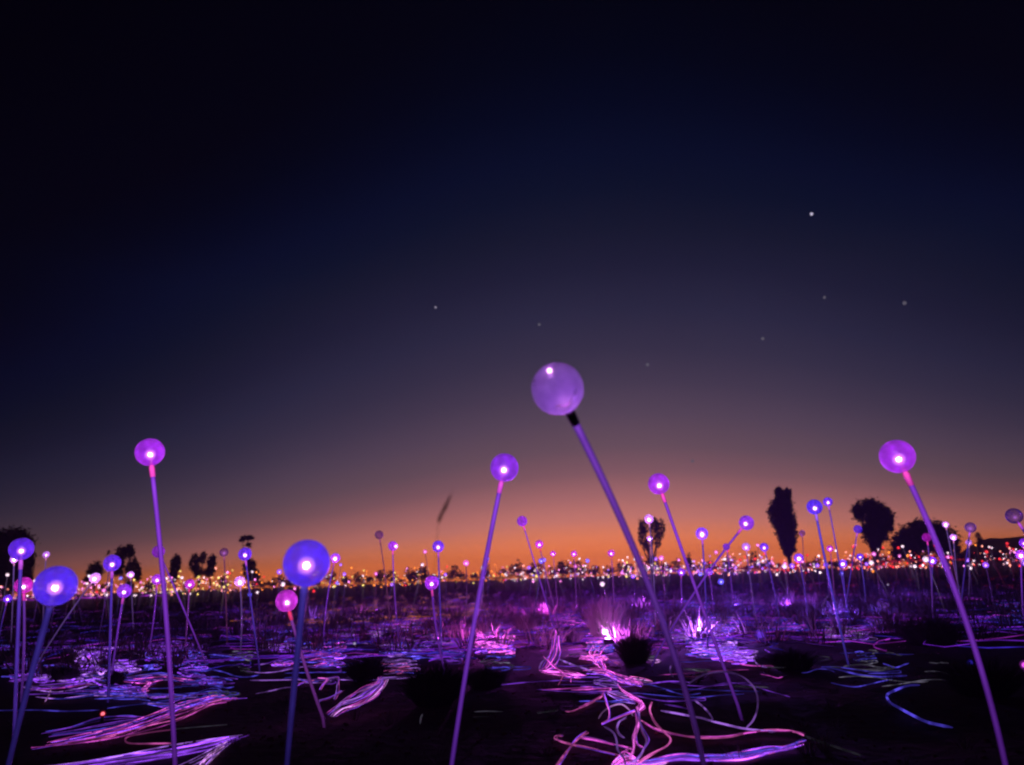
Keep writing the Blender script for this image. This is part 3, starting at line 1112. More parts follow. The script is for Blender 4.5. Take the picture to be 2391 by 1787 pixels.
# patches of flat loops seen edge-on
def patch(x0, x1, y0, y1, n, cols, st, label, wd=2.2, ox=0, name='cable_coil'):
    out = []
    for _ in range(int(n * 2)):
        y = uni(y0, y1)
        w = uni(0.25, 0.8) * (x1 - x0) if x1 - x0 < 400 else uni(40, 190) * (y - 1380) / 160
        xs = uni(x0, x1 - w)
        k = uni(-0.06, 0.06) * (y1 - y0) + uni(-0.05, 0.05) * w
        tl = uni(-0.05, 0.05) * w
        pts = [(xs + w * t, y + tl * t + k * sin(t * 5 + y) + uni(-1.0, 1.0)) for t in (0, 0.2, 0.4, 0.6, 0.8, 1)]
        if rnd() < 0.35:
            e = pts[-1]
            pts += [(e[0] + 5, e[1] + 3), (e[0] - 4, e[1] + 6), (e[0] - w * 0.4, e[1] + 7)]
        out.append((pts, random.choice(cols), round(2.7 * st * uni(0.3, 1.35), 1), wd * uni(0.7, 1.3), None))
    return bundle(name, label, out)


patch(-10, 60, 1505, 1520, 4, ['lilac', 'blue'], 0.6, 'thin pale cable coil at the left edge')
patch(0, 105, 1538, 1590, 9, ['blue', 'violet'], 0.6, 'blue cable coil at the left edge in front of the blue stem')
patch(165, 250, 1512, 1600, 18, ['violet', 'violet', 'lilac'], 0.9, 'violet cable coil left of the twin thin stems')
patch(250, 325, 1535, 1565, 9, ['violet', 'lilac'], 0.9, 'violet cable coil slanting behind the twin thin stems')
patch(335, 378, 1525, 1560, 9, ['violet', 'blue'], 1.0, 'compact violet cable coil left of the tallest left stem')
patch(405, 490, 1508, 1580, 14, ['violet', 'blue'], 0.55, 'dim violet cable coil right of the tallest left stem')
patch(530, 600, 1520, 1570, 6, ['violet', 'grey'], 0.35, 'faint cable coil between the tallest left stem and the largest blue stem')
patch(470, 560, 1610, 1630, 4, ['blue', 'grey'], 0.4, 'faint cable coil above the tip of the long pink bundle')
patch(600, 690, 1505, 1520, 6, ['violet', 'lilac'], 0.7, 'violet cable coil left of the largest blue stem')
patch(625, 690, 1540, 1555, 5, ['pink', 'violet'], 0.8, 'pink cable coil left of the largest blue stem')
patch(700, 812, 1500, 1555, 18, ['violet', 'violet', 'pink', 'blue'], 0.85, 'violet cable coil right of the largest blue stem')
patch(770, 830, 1440, 1490, 7, ['lilac', 'violet'], 0.5, 'faint lilac cable coil beyond the violet one right of the blue stem')
patch(855, 900, 1474, 1486, 4, ['pale', 'lilac'], 0.6, 'short pale cable coil behind the dark tussock')
patch(885, 985, 1495, 1535, 16, ['violet', 'blue', 'lilac'], 0.85, 'bright violet cable coil right of the dark tussock')
patch(885, 980, 1540, 1572, 8, ['rose', 'lilac'], 0.4, 'dull rose cable coil under the bright violet one')
patch(980, 1080, 1470, 1510, 9, ['violet', 'lilac'], 0.4, 'faint violet cable coil left of the bright purple stem')
patch(1105, 1200, 1480, 1522, 34, ['pink', 'hotpink', 'violet'], 1.15, 'bright pink cable coil right of the bright purple stem', 2.8)
patch(1130, 1175, 1455, 1485, 8, ['violet', 'lilac'], 0.8, 'violet top of the bright pink cable coil')
patch(1115, 1200, 1530, 1565, 5, ['blue', 'grey'], 0.35, 'dark blue cable coil in front of the bright pink one')
patch(1368, 1455, 1500, 1520, 9, ['lilac', 'blue', 'violet'], 0.8, 'lilac cable coil at the foot of the glowing tussock')
patch(1355, 1420, 1530, 1542, 5, ['rose', 'pink'], 0.9, 'small rose cable coil above the pink tangle')
patch(1480, 1545, 1533, 1545, 3, ['grey', 'pale'], 0.35, 'short grey cable left of the thick near stem')
patch(1598, 1722, 1440, 1535, 44, ['violet', 'violet', 'lilac', 'blue'], 1.05, 'large bright violet cable coil behind the ring-shaped cable', 2.6)
patch(1660, 1765, 1515, 1542, 16, ['violet', 'violet', 'lilac'], 1.1, 'violet cable band in front of the large violet coil', 2.8)
patch(1640, 1760, 1395, 1450, 12, ['violet', 'blue'], 0.5, 'dim blue violet cable coil beyond the large violet one')
patch(2005, 2102, 1400, 1475, 18, ['violet', 'blue', 'lilac'], 0.5, 'dim violet cable coil under the top-heavy tree')
patch(1915, 2045, 1462, 1495, 10, ['lilac', 'violet', 'grey'], 0.42, 'faint lilac cable coil left of the coil under the top-heavy tree')
patch(1990, 2050, 1515, 1545, 6, ['grey', 'blue'], 0.3, 'barely lit cable coil in the dark right field')
patch(2300, 2400, 1390, 1450, 12, ['blue'], 0.25, 'dark blue cable coil at the right edge below the ridge')
patch(1590, 1660, 1560, 1580, 3, ['grey', 'rose'], 0.3, 'dim cable beside the thin red stem')

patch(600, 700, 1470, 1492, 10, ['violet', 'blue'], 0.5, 'dim violet cable coil beyond the largest blue stem')
patch(840, 1000, 1450, 1470, 14, ['violet', 'lilac', 'pink'], 0.5, 'dim violet cable coil under the small white-tipped violet globe')
patch(1190, 1290, 1440, 1475, 18, ['pink', 'violet'], 0.8, 'pink violet cable coil under the tipless globe')
patch(1365, 1460, 1478, 1502, 22, ['hotpink', 'violet', 'pink'], 1.1, 'bright pink cable coil around the brightest ground light', 2.8)
patch(1290, 1400, 1430, 1460, 14, ['violet', 'pink'], 0.6, 'dim pink cable coil left of the glowing tussock')
patch(1450, 1600, 1430, 1462, 20, ['violet', 'violet', 'blue'], 0.7, 'dim violet cable coil behind the thick near stem')
patch(1560, 1620, 1470, 1500, 12, ['violet', 'lilac'], 0.8, 'violet cable coil at the left end of the large one')
patch(1780, 1900, 1440, 1470, 14, ['violet', 'blue'], 0.5, 'dim blue cable coil under the flame-shaped tree')
patch(1560, 1700, 1400, 1425, 12, ['violet', 'blue'], 0.6, 'far violet cable coil below the pale blue globe')
patch(60, 200, 1575, 1592, 9, ['violet', 'lilac'], 0.8, 'lilac cable coil across the stem of the stretched blue globe')
patch(230, 330, 1600, 1625, 9, ['violet', 'blue'], 0.6, 'blue cable coil left of the pink cable knot')
patch(420, 560, 1585, 1604, 8, ['violet', 'blue'], 0.5, 'dim violet cable coil right of the pink cable knot')
patch(300, 470, 1500, 1520, 9, ['violet'], 0.4, 'faint far violet cable coil behind the tallest left stem')
patch(1000, 1100, 1520, 1545, 7, ['violet', 'blue'], 0.4, 'dim cable coil behind the bright purple stem')
bundle('cable_bundle', 'pink cable trail from the tangle back to the glowing tussock',
       fan(1200, [(790, 860), (730, 770), (690, 700), (740, 640), (790, 600), (785, 560)], 5, 40, 8, ['hotpink', 'pink', 'violet'], 1.0, 3) +
       fan(1200, [(700, 560), (660, 620), (640, 660)], 3, 20, 8, ['violet', 'lilac'], 0.9, 2.6) +
       fan(1200, [(850, 560), (890, 620), (940, 660)], 3, 20, 8, ['violet', 'lilac'], 0.9, 2.6))

patch(-20, 620, 1500, 1650, 20, ['violet', 'blue', 'blue', 'lilac'], 0.4, 'wide sparse web of faint thin cables across the left foreground')
patch(560, 1100, 1500, 1590, 14, ['violet', 'blue', 'lilac'], 0.35, 'sparse faint thin cables between the largest blue stem and bright purple stem')
patch(1100, 1900, 1540, 1640, 11, ['violet', 'pink', 'blue'], 0.3, 'sparse faint thin cables on both sides of the thick near stem')
patch(1850, 2391, 1480, 1600, 8, ['blue', 'grey'], 0.3, 'few faint blue cables in the dark right field')

# -- centre left loops (offset 600)
bundle('cable_bundle', 'kinked lilac cable loops between the largest blue stem and the dark tussock', [
    (zp(600, [(350, 960), (420, 935), (500, 925)]), 'rose', 0.8, 3, None),
    (zp(600, [(520, 905), (600, 915), (560, 960), (545, 1005)]), 'hotpink', 0.9, 3, 0.5),
    (zp(600, [(600, 905), (700, 905), (690, 960), (680, 1030), (660, 1085)]), 'lilac', 0.8, 3, 0.5),
    (zp(600, [(730, 1015), (670, 1050), (600, 1080), (530, 1100), (530, 1150)]), 'lilac', 0.6, 2.8, 0.5)])
bundle('cable_bundle', 'curved lilac cable braid right of the kinked loops',
       fan(600, [(640, 1215), (730, 1150), (850, 1110), (960, 1040), (1050, 970), (1090, 900)], 5, 36, 34, ['lilac', 'pink', 'pale', 'violet'], 0.8, 2.4, 0.4))
bundle('cable', 'short pale cable end in the dark middle foreground', [(zp(600, [(1400, 1300), (1405, 1250), (1420, 1215)]), 'grey', 0.5, 3.6, 0.6)])
bundle('cable_bundle', 'two dim cables right of the bright purple stem in the dark', [
    (zp(600, [(1860, 1195), (1980, 1190), (2110, 1195)]), 'grey', 0.3, 2.4, None), (zp(600, [(1850, 1240), (1990, 1236)]), 'grey', 0.2, 2.4, None)])
bundle('cable', 'dim blue cable trailing left of the largest blue stem', [(zp(600, [(-10, 1040), (120, 1015), (230, 990), (300, 985)]), 'lilac', 0.55, 2.4, None)])

# -- centre tangle (offset 1200)
bundle('cable_bundle', 'pink cable spray standing on the left end of the central tangle',
       fan(1200, [(360, 520), (365, 600), (350, 700), (300, 800), (240, 850)], 6, 34, 10, ['hotpink', 'violet', 'pink'], 1.1, 3.2, 0.7) +
       fan(1200, [(240, 850), (380, 860), (500, 880), (600, 890)], 5, 10, 22, ['hotpink', 'pink'], 1.15, 3.4) +
       fan(1200, [(300, 760), (360, 820), (420, 860)], 5, 40, 30, ['hotpink', 'pink'], 1.1, 3.4, 0.4) +
       [(zp(1200, [(420, 890), (400, 930), (380, 965)]), 'rose', 0.9, 3, None), (zp(1200, [(490, 870), (488, 940)]), 'pink', 0.8, 3, None),
        (zp(1200, [(300, 720), (240, 770), (215, 830)]), 'lilac', 0.7, 3, 0.5)])
bundle('cable', 'straight blue cable leaving the pink spray to the right', [(zp(1200, [(390, 745), (500, 790), (620, 830), (720, 870)]), 'lilac', 1.0, 4.2, None)])
bundle('cable_bundle', 'rose cable pair running right along the back of the central tangle',
       fan(1200, [(580, 720), (680, 735), (800, 735)], 4, 4, 12, ['hotpink', 'rose'], 0.9, 3) +
       [(zp(1200, [(430, 720), (520, 700), (640, 700)]), 'grey', 0.5, 2.4, None), (zp(1200, [(800, 750), (870, 775), (915, 800)]), 'rose', 0.6, 2.4, None)])
bundle('cable_bundle', 'thick pink cable bundle across the middle of the central tangle',
       fan(1200, [(620, 850), (760, 850), (880, 900), (1000, 935), (1100, 955)], 7, 10, 30, ['hotpink', 'pink', 'hotpink', 'violet'], 1.15, 3.4) +
       fan(1200, [(1000, 900), (1120, 920), (1190, 940)], 2, 4, 14, ['rose', 'pale'], 0.8, 3) +
       fan(1200, [(680, 940), (800, 945), (900, 970)], 4, 4, 22, ['lilac', 'violet'], 0.8, 3))
bundle('cable_bundle', 'pink cable bundle bending down through the central tangle',
       fan(1200, [(880, 960), (960, 1040), (1060, 1090), (1110, 1130), (1060, 1200)], 5, 18, 22, ['hotpink', 'pink'], 1.2, 3.2, 0.35) +
       fan(1200, [(800, 1030), (900, 1060), (1040, 1100)], 4, 6, 24, ['violet', 'lilac', 'pink'], 0.8, 3, 0.2))
bundle('cable_bundle', 'pink cable loop with a sharp left corner in the central tangle', [
    (zp(1200, [(770, 1040), (790, 1110), (820, 1190), (810, 1260), (760, 1295), (900, 1240), (1040, 1190)]), 'hotpink', 1.2, 4.2, 0.35),
    (zp(1200, [(760, 1060), (700, 1100), (600, 1150), (500, 1190), (440, 1190)]), 'rose', 0.7, 3.4, None),
    (zp(1200, [(770, 1020), (740, 1060), (650, 1110), (560, 1160)]), 'pink', 0.8, 3, None),
    (zp(1200, [(380, 1185), (300, 1195), (200, 1205)]), 'grey', 0.3, 3, None)])
bundle('cable', 'pale cable arch over the pink loop with the sharp corner', [(zp(1200, [(725, 1255), (760, 1200), (830, 1150), (920, 1130), (990, 1180), (1020, 1230)]), 'pale', 0.9, 3.4, 0.5)])
bundle('cable', 'pale cable crossing from the loop corner to the bottom of the frame', [(zp(1200, [(770, 1320), (850, 1370), (880, 1440), (890, 1520), (940, 1590), (960, 1660)]), 'lilac', 0.95, 4, 0.4)])
bundle('cable', 'small dark lilac cable ring inside the central tangle', [(zp(1200, [(960, 1250), (900, 1280), (885, 1330), (905, 1380), (950, 1420)]), 'lilac', 0.6, 3, 0.5)])
bundle('cable_bundle', 'pink cable pair running down the middle of the central tangle', [
    (zp(1200, [(1050, 1150), (1075, 1250), (1065, 1330), (1040, 1420), (1030, 1500), (990, 1600)]), 'hotpink', 1.2, 4.4, 0.4),
    (zp(1200, [(1070, 1180), (1085, 1300), (1110, 1370), (1140, 1440), (1110, 1520), (1070, 1590), (1000, 1640)]), 'lilac', 1.0, 4.2, 0.4),
    (zp(1200, [(1040, 1200), (1050, 1300), (1030, 1400), (1060, 1470), (1110, 1500)]), 'pink', 0.8, 3, 0.4)])
bundle('cable', 'small pink ring of cable at the bottom of the central tangle', [(zp(1200, [(950, 1540), (985, 1505), (1030, 1540), (1000, 1580), (950, 1570), (945, 1535)]), 'hotpink', 1.0, 3, 0.5)])
bundle('cable', 'pale cable bulging right of the central tangle to the bottom', [(zp(1200, [(1180, 1110), (1165, 1180), (1210, 1280), (1290, 1370), (1345, 1430), (1310, 1490), (1210, 1540), (1120, 1590), (1050, 1640)]), 'rose', 1.0, 4, 0.35)])
bundle('cable_bundle', 'pale violet cable crossing behind the thick near stem with a bright bent end', [
    (zp(1200, [(1260, 1185), (1400, 1210), (1530, 1235), (1650, 1255)]), 'lilac', 0.9, 4, None),
    (zp(1200, [(1290, 1130), (1430, 1155), (1500, 1175)]), 'violet', 0.6, 3, None),
    (zp(1200, [(1545, 1095), (1620, 1150), (1690, 1230), (1690, 1270), (1590, 1240)]), 'lilac', 1.0, 4, None),
    (zp(1200, [(1690, 1275), (1800, 1300), (1950, 1335), (2100, 1355), (2250, 1365)]), 'lilac', 0.8, 4, None)])
bundle('cable', 'long rose cable curving from the tangle under the ring-shaped cable', [(zp(1200, [(1090, 1270), (1200, 1330), (1320, 1370), (1480, 1405), (1650, 1420), (1850, 1410), (2020, 1370), (2200, 1350), (2330, 1355), (2420, 1370), (2490, 1400)]), 'rose', 0.95, 4, None)])
bundle('cable', 'dim brown cable trailing off to the right from the long rose cable', [(zp(1200, [(2490, 1400), (2620, 1450), (2800, 1510), (2980, 1570)]), 'grey', 0.22, 4, None)])
bundle('cable', 'large ring-shaped cable standing right of the thick near stem', [(zp(1200, [(1500, 955), (1580, 900), (1680, 862), (1790, 850), (1900, 868), (1990, 915), (2060, 990), (2090, 1080), (2085, 1180), (2050, 1270), (1990, 1335)]), 'lilac', 0.45, 3.6, 0.9)])
bundle('cable', 'dim straight cable across the ring-shaped cable', [(zp(1200, [(1800, 970), (2000, 980), (2190, 985)]), 'grey', 0.5, 3, None)])
bundle('cable_bundle', 'violet blue cable band along the bottom edge right of the central tangle',
       fan(1200, [(1080, 1640), (1250, 1610), (1450, 1585), (1700, 1590), (1950, 1575), (2200, 1535), (2330, 1510), (2470, 1460)], 4, 8, 22, ['blue', 'violet', 'blue'], 1.1, 4.2))
bundle('cable_bundle', 'bright pink and white cable heap at the bottom edge of the central tangle',
       fan(1200, [(840, 1680), (920, 1620), (990, 1600), (1080, 1640)], 7, 20, 34, ['hotpink', 'pink', 'lilac'], 1.4, 4.4) +
       fan(1200, [(860, 1660), (1000, 1640), (1180, 1640), (1340, 1610)], 4, 10, 22, ['hotpink', 'violet', 'pale'], 1.3, 4))
bundle('cable', 'rose cable hook left of the central tangle', [(zp(1200, [(425, 1400), (385, 1395), (370, 1430), (430, 1460), (600, 1500), (780, 1540), (900, 1570)]), 'rose', 0.85, 3.8, None)])
bundle('cable', 'upper rose cable beside the hook left of the central tangle', [(zp(1200, [(570, 1420), (700, 1440), (850, 1475), (980, 1500)]), 'pink', 0.9, 3.8, None)])
bundle('cable', 'pale straight cable slanting to the bottom edge left of the central tangle', [(zp(1200, [(640, 1375), (560, 1420), (480, 1500), (410, 1590), (340, 1690)]), 'rose', 0.9, 4, None)])
bundle('cable', 'curled violet cable end right of the violet band', [(zp(1200, [(2080, 700), (2060, 740), (2090, 790), (2170, 815)]), 'lilac', 0.8, 3, None)])
bundle('cable', 'violet cable end pointing right beyond the curled one', [(zp(1791, [(-20, 660), (60, 710), (140, 745), (220, 770)]), 'violet', 0.9, 4.4, None)])
bundle('cable', 'lilac cable bow on the ground under the deep blue globe', [(zp(1791, [(520, 200), (480, 280), (490, 340), (550, 380), (580, 410), (510, 440), (470, 450)]), 'lilac', 0.7, 3.2, 0.7)])
bundle('cable', 'small pale bent cable left of the ring beside the near stem', [(zp(1200, [(1345, 800), (1340, 850), (1370, 900)]), 'lilac', 0.5, 3.2, 0.6)])
# -- right (offset 1791)
bundle('cable', 'dim blue cable running right into the dark with a bright end', [(zp(1791, [(480, 810), (600, 830), (780, 875), (950, 895), (1080, 890), (1200, 885)]), 'blue', 0.7, 3.2, None)])
bundle('cable', 'curved pale blue cable sweeping down in the dark right foreground', [(zp(1791, [(1310, 965), (1210, 970), (1100, 1010), (1030, 1050), (1050, 1110), (1130, 1160), (1250, 1225), (1380, 1285), (1590, 1330)]), 'blue', 0.75, 4, None)])
bundle('cable', 'short dim cable above the curved pale blue one', [(zp(1791, [(-10, 810), (80, 815), (170, 815)]), 'grey', 0.3, 2.6, None)])

# distant cable runs between the lamps
b = MB()
dc = [('violet', (122, 40, 215), 0.85), ('pink', (175, 50, 210), 0.8), ('blue', (70, 44, 210), 0.65), ('orange', (225, 120, 40), 0.8), ('red', (190, 40, 60), 0.6), ('dim', (62, 24, 110), 0.5)]
dmats = [mat_fibre('far_fibre_' + n_, c, s, 0.2, 2.0, False) for n_, c, s in dc]
for i in range(8200):
    d = 8.0 + 36 * rnd() ** 1.25
    px = uni(-60, W + 60)
    az = atan2(px - W / 2, sqrt(F * F + 459 * 459))
    x, y = d * sin(az), d * cos(az)
    # density: thin at the left and far right, rich in the centre
    dens = 0.14 if px < 560 else 0.7 if px < 900 else 1.0 if px < 1800 else 0.45 if px < 2120 else 0.16
    if d < 11:
        dens *= 0.5
    if rnd() > dens:
        continue
    if d > 15 and 600 < px < 1120 and rnd() < 0.4:
        mi = 3
    elif d > 22 and px > 1780 and rnd() < 0.5:
        mi = 4
    else:
        mi = random.choices([0, 1, 2, 5], [5, 3 if px > 900 else 1, 3 if px > 1500 else 2, 5])[0]
    n = random.randint(3, 5)
    a = uni(0, tau)
    p = Vector((x, y, 0.012))
    pts = [p]
    st = uni(0.12, 0.4)
    for _ in range(n):
        a += uni(-1.1, 1.1)
        p = p + Vector((cos(a) * st, sin(a) * st, 0))
        q = p.copy()
        q.z = 0.012 + max(0, random.gauss(0, 0.02))
        pts.append(q)
    b.tube(pts, uni(0.003, 0.006), 3, mi=mi, cap=False)
LINE = [(-60, 255, 'pink', 1401), (330, 400, 'pink', 1392), (1040, 1290, 'orange', 1352), (1535, 1600, 'pink', 1334), (1640, 1860, 'red', 1330), (2060, 2250, 'red', 1311), (700, 960, 'orange', 1366)]
names = [q[0] for q in dc]
for x0, x1, c, y in LINE:
    x = x0
    while x < x1:
        w = uni(14, 40)
        dd_ = 40.0
        ya = y - (x - x0) * 0.02
        pa, pb = at_depth(x, ya, dd_), at_depth(min(x + w, x1), y - (x + w - x0) * 0.02, dd_)
        pa.z = max(0.06, pa.z)
        pb.z = max(0.06, pb.z)
        b.tube([pa, pa.lerp(pb, 0.5) + Vector((0, uni(-1, 1), uni(-0.05, 0.03))), pb], uni(0.03, 0.07), 4, mi=names.index(c), cap=False)
        x += w + uni(0, 16)
tag(link('distant_cables', b.mesh('distant_cables', dmats)), 'dense web of faint violet and orange cables between the far lamps', 'cables', kind='stuff')

# ------------------------------------------------------------------ small lights on the ground
housing = mat_matte('black_housing', (0.015, 0.014, 0.018), 0.5)
ground_tip = {'white': mat_emit('ground_tip_white', (255, 215, 255), 22), 'red': mat_emit('ground_tip_red', (255, 110, 130), 2.2),
              'blue': mat_emit('ground_tip_blue', (70, 55, 235), 0.6), 'pink': mat_emit('ground_tip_pink', (230, 90, 230), 1.6), 'violet': mat_emit('ground_tip_violet', (120, 60, 240), 1.0),
              'grey': mat_emit('ground_tip_grey', (190, 175, 215), 1.0)}


def ground_light(px, py, r, c, label, lift=0.07):
    dd = on_ground(px, py, lift)
    root = empty('ground_light', (dd.x, dd.y, ground_z(dd.x, dd.y)), label, 'light', 'small lights on the ground')
    b = MB()
    b.tube([(0, 0, -0.01), (0, 0, lift - r * 0.9), (0, 0, lift - r * 0.5)], [r * 1.1, r * 0.8, r * 0.5], 10)
    link('housing', b.mesh('housing', housing), root)
    b = MB()
    b.ball((0, 0, lift), r, 12, 8)
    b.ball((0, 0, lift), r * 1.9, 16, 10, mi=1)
    link('bulb', b.mesh('bulb', [ground_tip[c], MATS.setdefault(('ghalo', c), mat_halo('bulb_painted_glow_' + c, {'white': (240, 130, 255), 'red': (230, 50, 60), 'blue': (60, 40, 240), 'pink': (200, 60, 220), 'violet': (100, 50, 230), 'grey': (90, 80, 110)}[c], 2.4 if c == 'white' else 0.7))]), root)
    return root


ground_light(1413, 1474, 0.03, 'white', 'brightest white-pink light on the ground inside the glowing tussock', 0.10)
ground_light(1632, 1470, 0.013, 'white', 'small white light in the large bright violet cable coil', 0.10)
ground_light(241, 1658, 0.010, 'red', 'small red light on the ground in the left foreground')
ground_light(207, 1532, 0.014, 'pink', 'small pink light in the violet coil left of the twin thin stems')
ground_light(2265, 1541, 0.013, 'blue', 'small blue light touching the tallest right stem near the ground')
ground_light(2392, 1549, 0.018, 'pink', 'small magenta light on the ground cut by the right edge')
ground_light(1776, 1481, 0.036, 'violet', 'dull violet light right of the large violet coil')
ground_light(2073, 1365, 0.024, 'grey', 'single grey-white light below the horizon under the top-heavy tree', 0.2)
ground_light(828, 1502, 0.014, 'grey', 'tiny grey light left of the dark tussock top')

# violet lamps on small black boxes, added for the purple wash over the field
box_mat = housing


def fill_lamp(px, py, power, col, label, lift=0.16):
    dd = on_ground(px, py, 0.0)
    root = empty('added_fill_lamp', (dd.x, dd.y, 0), label, 'fill_lamp', 'added fill lamps in the grass')
    b = MB()
    w, l_, h = 0.05, 0.07, 0.05
    vs = [(sx * w, sy * l_, z) for z in (-0.01, h) for sx, sy in ((-1, -1), (1, -1), (1, 1), (-1, 1))]
    vs += [(sx * w * 0.8, sy * l_ * 0.8, h + 0.02) for sx, sy in ((-1, -1), (1, -1), (1, 1), (-1, 1))]
    fs = [(0, 1, 5, 4), (1, 2, 6, 5), (2, 3, 7, 6), (3, 0, 4, 7), (4, 5, 9, 8), (5, 6, 10, 9), (6, 7, 11, 10), (7, 4, 8, 11), (8, 9, 10, 11)]
    b.add(vs, fs)
    link('housing', b.mesh('housing', housing, False), root)
    li = bpy.data.lights.new('fill_lamp_glow', 'POINT')
    li.energy = power
    li.color = lin(col)[:3]
    li.shadow_soft_size = 0.02
    lo = bpy.data.objects.new('fill_lamp_glow', li)
    COL.objects.link(lo)
    lo.parent = root
    lo.location = (0, 0, lift)
    return root


for i, (px, py, pw, col, lb) in enumerate([
    (1421, 1507, 3.0, (200, 80, 255), 'added fill lamp at the foot of the glowing tussock'),
    (1150, 1500, 2.0, (230, 80, 255), 'added fill lamp in the bright pink cable coil'),
    (1650, 1490, 2.6, (150, 80, 255), 'added fill lamp in the large bright violet cable coil'),
    (1260, 1440, 4.0, (190, 60, 230), 'added fill lamp under the tipless pinkish violet globe'),
    (1050, 1430, 3.5, (170, 60, 220), 'added fill lamp left of the bright purple globe stem'),
    (1480, 1420, 5.0, (150, 60, 240), 'added fill lamp behind the thick near stem'),
    (1720, 1420, 5.0, (110, 60, 240), 'added fill lamp below the crossing stems'),
    (880, 1430, 2.6, (160, 60, 210), 'added fill lamp below the dull mauve globe'),
    (740, 1450, 1.6, (120, 60, 230), 'added fill lamp right of the largest blue globe'),
    (1840, 1420, 4.0, (120, 50, 220), 'added fill lamp in front of the flame-shaped tree'),
    (2120, 1400, 1.8, (100, 50, 220), 'added fill lamp in front of the dome-shaped tree'),
    (1980, 1440, 1.6, (100, 60, 240), 'added fill lamp below the deep blue globe'),
    (580, 1480, 0.7, (110, 50, 220), 'added fill lamp left of the largest blue stem'),
]):
    fill_lamp(px, py, pw * 30, col, lb, 0.10 if i == 0 else 0.16)

# ------------------------------------------------------------------ spinifex grass
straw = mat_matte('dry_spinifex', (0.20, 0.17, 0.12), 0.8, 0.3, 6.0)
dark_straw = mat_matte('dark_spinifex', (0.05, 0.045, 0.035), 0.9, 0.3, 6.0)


def blades(b, cx, cy, rad, h, n, wid, sp=0.6):
    for _ in range(n):
        a = uni(0, tau)
        q = sqrt(rnd())
        p = Vector((cx + cos(a) * rad * q * 0.5, cy + sin(a) * rad * q * 0.5, -0.01))
        hh = h * uni(0.5, 1.0) * (1 - 0.25 * q)
        lean = rad * q * sp * uni(0.6, 1.5)
        a2 = a + uni(-0.5, 0.5)
        m_ = p + Vector((cos(a2) * lean * 0.4, sin(a2) * lean * 0.4, hh * 0.6))
        e = p + Vector((cos(a2) * lean, sin(a2) * lean, hh))
        u = Vector((-sin(a2 + uni(-1, 1)), cos(a2 + uni(-1, 1)), 0)).normalized() * wid
        b.add([p - u, p + u, m_ + u * 0.7, m_ - u * 0.7, e], [(0, 1, 2, 3), (3, 2, 4)])


def tussock(px, py, rad, h, n, label, mat=dark_straw, wid=0.003, sp=0.9):
    p = on_ground(px, py, 0.0)
    b = MB()
    blades(b, 0, 0, rad, h, n, wid, sp)
    o = link('grass_tussock', b.mesh('grass_tussock', mat, False), None, (p.x, p.y, ground_z(p.x, p.y)))
    return tag(o, label, 'grass', 'spinifex tussocks')


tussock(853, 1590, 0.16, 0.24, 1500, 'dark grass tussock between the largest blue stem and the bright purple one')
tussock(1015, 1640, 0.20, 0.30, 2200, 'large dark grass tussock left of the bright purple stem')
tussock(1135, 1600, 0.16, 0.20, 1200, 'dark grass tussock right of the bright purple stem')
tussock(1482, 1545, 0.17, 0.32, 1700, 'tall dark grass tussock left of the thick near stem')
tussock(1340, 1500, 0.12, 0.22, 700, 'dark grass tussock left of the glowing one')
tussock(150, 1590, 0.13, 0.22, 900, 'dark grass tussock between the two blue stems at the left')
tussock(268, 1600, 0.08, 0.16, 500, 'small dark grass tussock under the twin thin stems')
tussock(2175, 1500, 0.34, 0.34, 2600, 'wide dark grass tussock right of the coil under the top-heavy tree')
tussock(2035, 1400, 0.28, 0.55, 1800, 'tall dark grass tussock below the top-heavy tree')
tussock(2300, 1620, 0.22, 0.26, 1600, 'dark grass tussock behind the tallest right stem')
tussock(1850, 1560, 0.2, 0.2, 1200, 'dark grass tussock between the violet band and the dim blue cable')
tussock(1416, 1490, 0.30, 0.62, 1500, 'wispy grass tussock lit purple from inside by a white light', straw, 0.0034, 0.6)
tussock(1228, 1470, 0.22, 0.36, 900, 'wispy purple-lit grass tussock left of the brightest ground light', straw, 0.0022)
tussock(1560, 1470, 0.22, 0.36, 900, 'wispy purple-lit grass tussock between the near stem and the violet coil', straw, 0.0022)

b = MB()
for i in range(2400):
    d = 8.0 + 34 * rnd() ** 0.9
    px = uni(-60, W + 60)
    az = atan2(px - W / 2, sqrt(F * F + 459 * 459))
    if px < 560 and rnd() < 0.4:
        continue
    blades(b, d * sin(az), d * cos(az), uni(0.12, 0.3), uni(0.15, 0.42), random.randint(16, 30), 0.004 + 0.0003 * d, 1.1)
for i in range(70):
    d = uni(2.6, 6.5)
    az = uni(-0.66, 0.66)
    blades(b, d * sin(az), d * cos(az), uni(0.03, 0.09), uni(0.04, 0.12), random.randint(14, 30), 0.0016, 1.2)
tag(link('spinifex_grass', b.mesh('spinifex_grass', straw, False)), 'dry spinifex grass covering the field between the lamps', 'grass', kind='stuff')

b = MB()
for i in range(5200):
    d = 1.9 + 7 * rnd() ** 1.3
    az = uni(-0.7, 0.7)
    x, y, r = d * sin(az), d * cos(az), 0.004 + 0.012 * rnd() ** 4
    z = ground_z(x, y)
    pts = [Vector((x + r * uni(0.6, 1.2) * cos(tau * k / 5), y + r * uni(0.6, 1.2) * sin(tau * k / 5), z)) for k in range(5)]
    top = [p.lerp(Vector((x, y, z)), 0.45) + Vector((0, 0, r * uni(0.4, 0.9))) for p in pts]
    b.add(pts + top, [(k, (k + 1) % 5, 5 + (k + 1) % 5, 5 + k) for k in range(5)] + [(5, 6, 7, 8, 9)])
stone = mat_matte('red_gravel', (0.16, 0.07, 0.04), 0.85, 0.4, 30.0)
tag(link('gravel', b.mesh('gravel', stone, False)), 'loose small stones on the dark sand between the cables', 'gravel', kind='stuff')

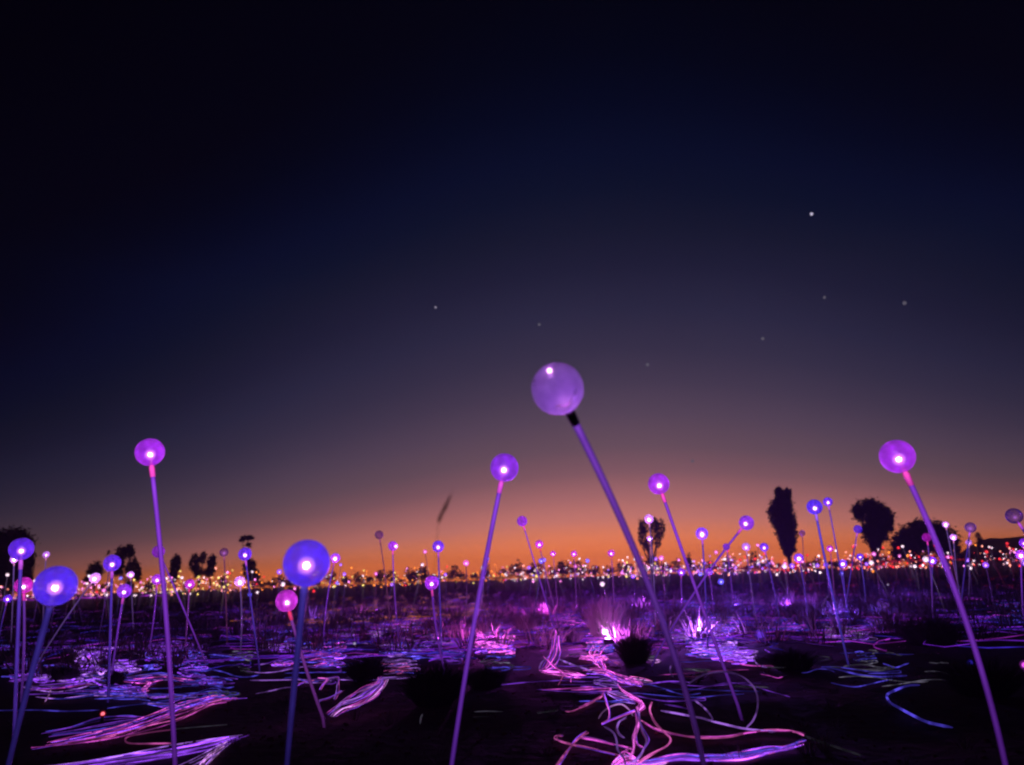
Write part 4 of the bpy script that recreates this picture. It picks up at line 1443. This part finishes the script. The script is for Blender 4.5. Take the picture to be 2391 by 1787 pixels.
# dusty evening air over the field
hm = bpy.data.materials.new('evening_haze')
hm.use_nodes = True
hn = hm.node_tree
hn.nodes.clear()
ho = hn.nodes.new('ShaderNodeOutputMaterial')
pv = hn.nodes.new('ShaderNodeVolumePrincipled')
pv.inputs['Color'].default_value = (0.9, 0.88, 0.92, 1)
pv.inputs['Density'].default_value = HAZE
pv.inputs['Anisotropy'].default_value = 0.2
hn.links.new(pv.outputs[0], ho.inputs['Volume'])
b = MB()
hx, hy0, hy1, hz0, hz1 = HAZE_R, -HAZE_R, HAZE_R, -1.2, HAZE_TOP
b.add([(sx * hx, y, z) for z in (hz0, hz1) for sx, y in ((-1, hy0), (1, hy0), (1, hy1), (-1, hy1))],
      [(0, 3, 2, 1), (4, 5, 6, 7), (0, 1, 5, 4), (1, 2, 6, 5), (2, 3, 7, 6), (3, 0, 4, 7)])
tag(link('haze', b.mesh('haze', hm, False)), 'thin dusty air over the field of lights', kind='stuff')

# one dry seed head standing against the afterglow
b = MB()
dd = 1.25
p0 = on_ground(968, 1600, 0)
sh = [at_depth(x, y, dd) for x, y in ((1023, 1222), (1031, 1200), (1040, 1184), (1050, 1162))]
b0 = Vector((sh[0].x - 0.05, sh[0].y, 0))
root = empty('grass_stalk', b0, 'dark dry seed head of grass against the orange sky left of the bright purple globe', 'grass')
b.tube([(0, 0, 0), (sh[0] - b0) * 0.5 - Vector((0.012, 0, 0)), sh[0] - b0, sh[3] - b0, at_depth(1059, 1140, dd) - b0], [0.0005, 0.0004, 0.0004, 0.0004, 0.0002], 5)
husk = mat_matte('dry_husk', (0.22, 0.13, 0.09), 0.9)
link('stalk', b.mesh('stalk', husk), root)
b = MB()
b.tube([p - b0 for p in (sh[0], sh[0].lerp(sh[1], 0.5), sh[1], sh[2], sh[3])], [0.0008, 0.0032, 0.002, 0.0032, 0.0008], 8)
for _ in range(50):
    t = rnd()
    p = sh[0].lerp(sh[3], t) - b0
    u = (sh[3] - sh[0]).normalized() * 0.007 + Vector((uni(-1, 1), uni(-1, 1), uni(-1, 1))) * 0.0035
    w = u.orthogonal().normalized() * 0.0007
    b.add([p, p + u * 0.5 + w, p + u, p + u * 0.5 - w], [(0, 1, 2, 3)])
link('seed_head', b.mesh('seed_head', husk), root)

# ------------------------------------------------------------------ stars
star_m = {k: mat_emit('star_%d' % k, (205, 195, 225), s, False) for k, s in ((0, 1.0), (1, 0.45), (2, 0.16))}
for x, y, r, k, lb in [
    (1895, 500, 3.4, 0, 'brightest star, high on the right of the sky'),
    (1017, 718, 2.6, 1, 'small star left of and above the nearest globe'),
    (1259, 758, 3.4, 2, 'faint star just above the nearest globe'),
    (2112, 708, 4.4, 2, 'faint star farthest to the right'),
    (1781, 791, 3.8, 2, 'faint star below the brightest one'),
    (1512, 852, 4.0, 2, 'faint star right of the nearest globe'),
    (1617, 1077, 3.8, 2, 'lowest star, just above the violet globe over the two-lobed tree'),
    (1925, 695, 3.4, 2, 'very faint star left of the farthest right one')]:
    b = MB()
    D = 3000.0
    b.ball((0, 0, 0), r * D / F, 10, 6)
    o = link('star', b.mesh('star', star_m[k]), None, at_depth(x, y, D))
    tag(o, lb, 'star', 'stars')
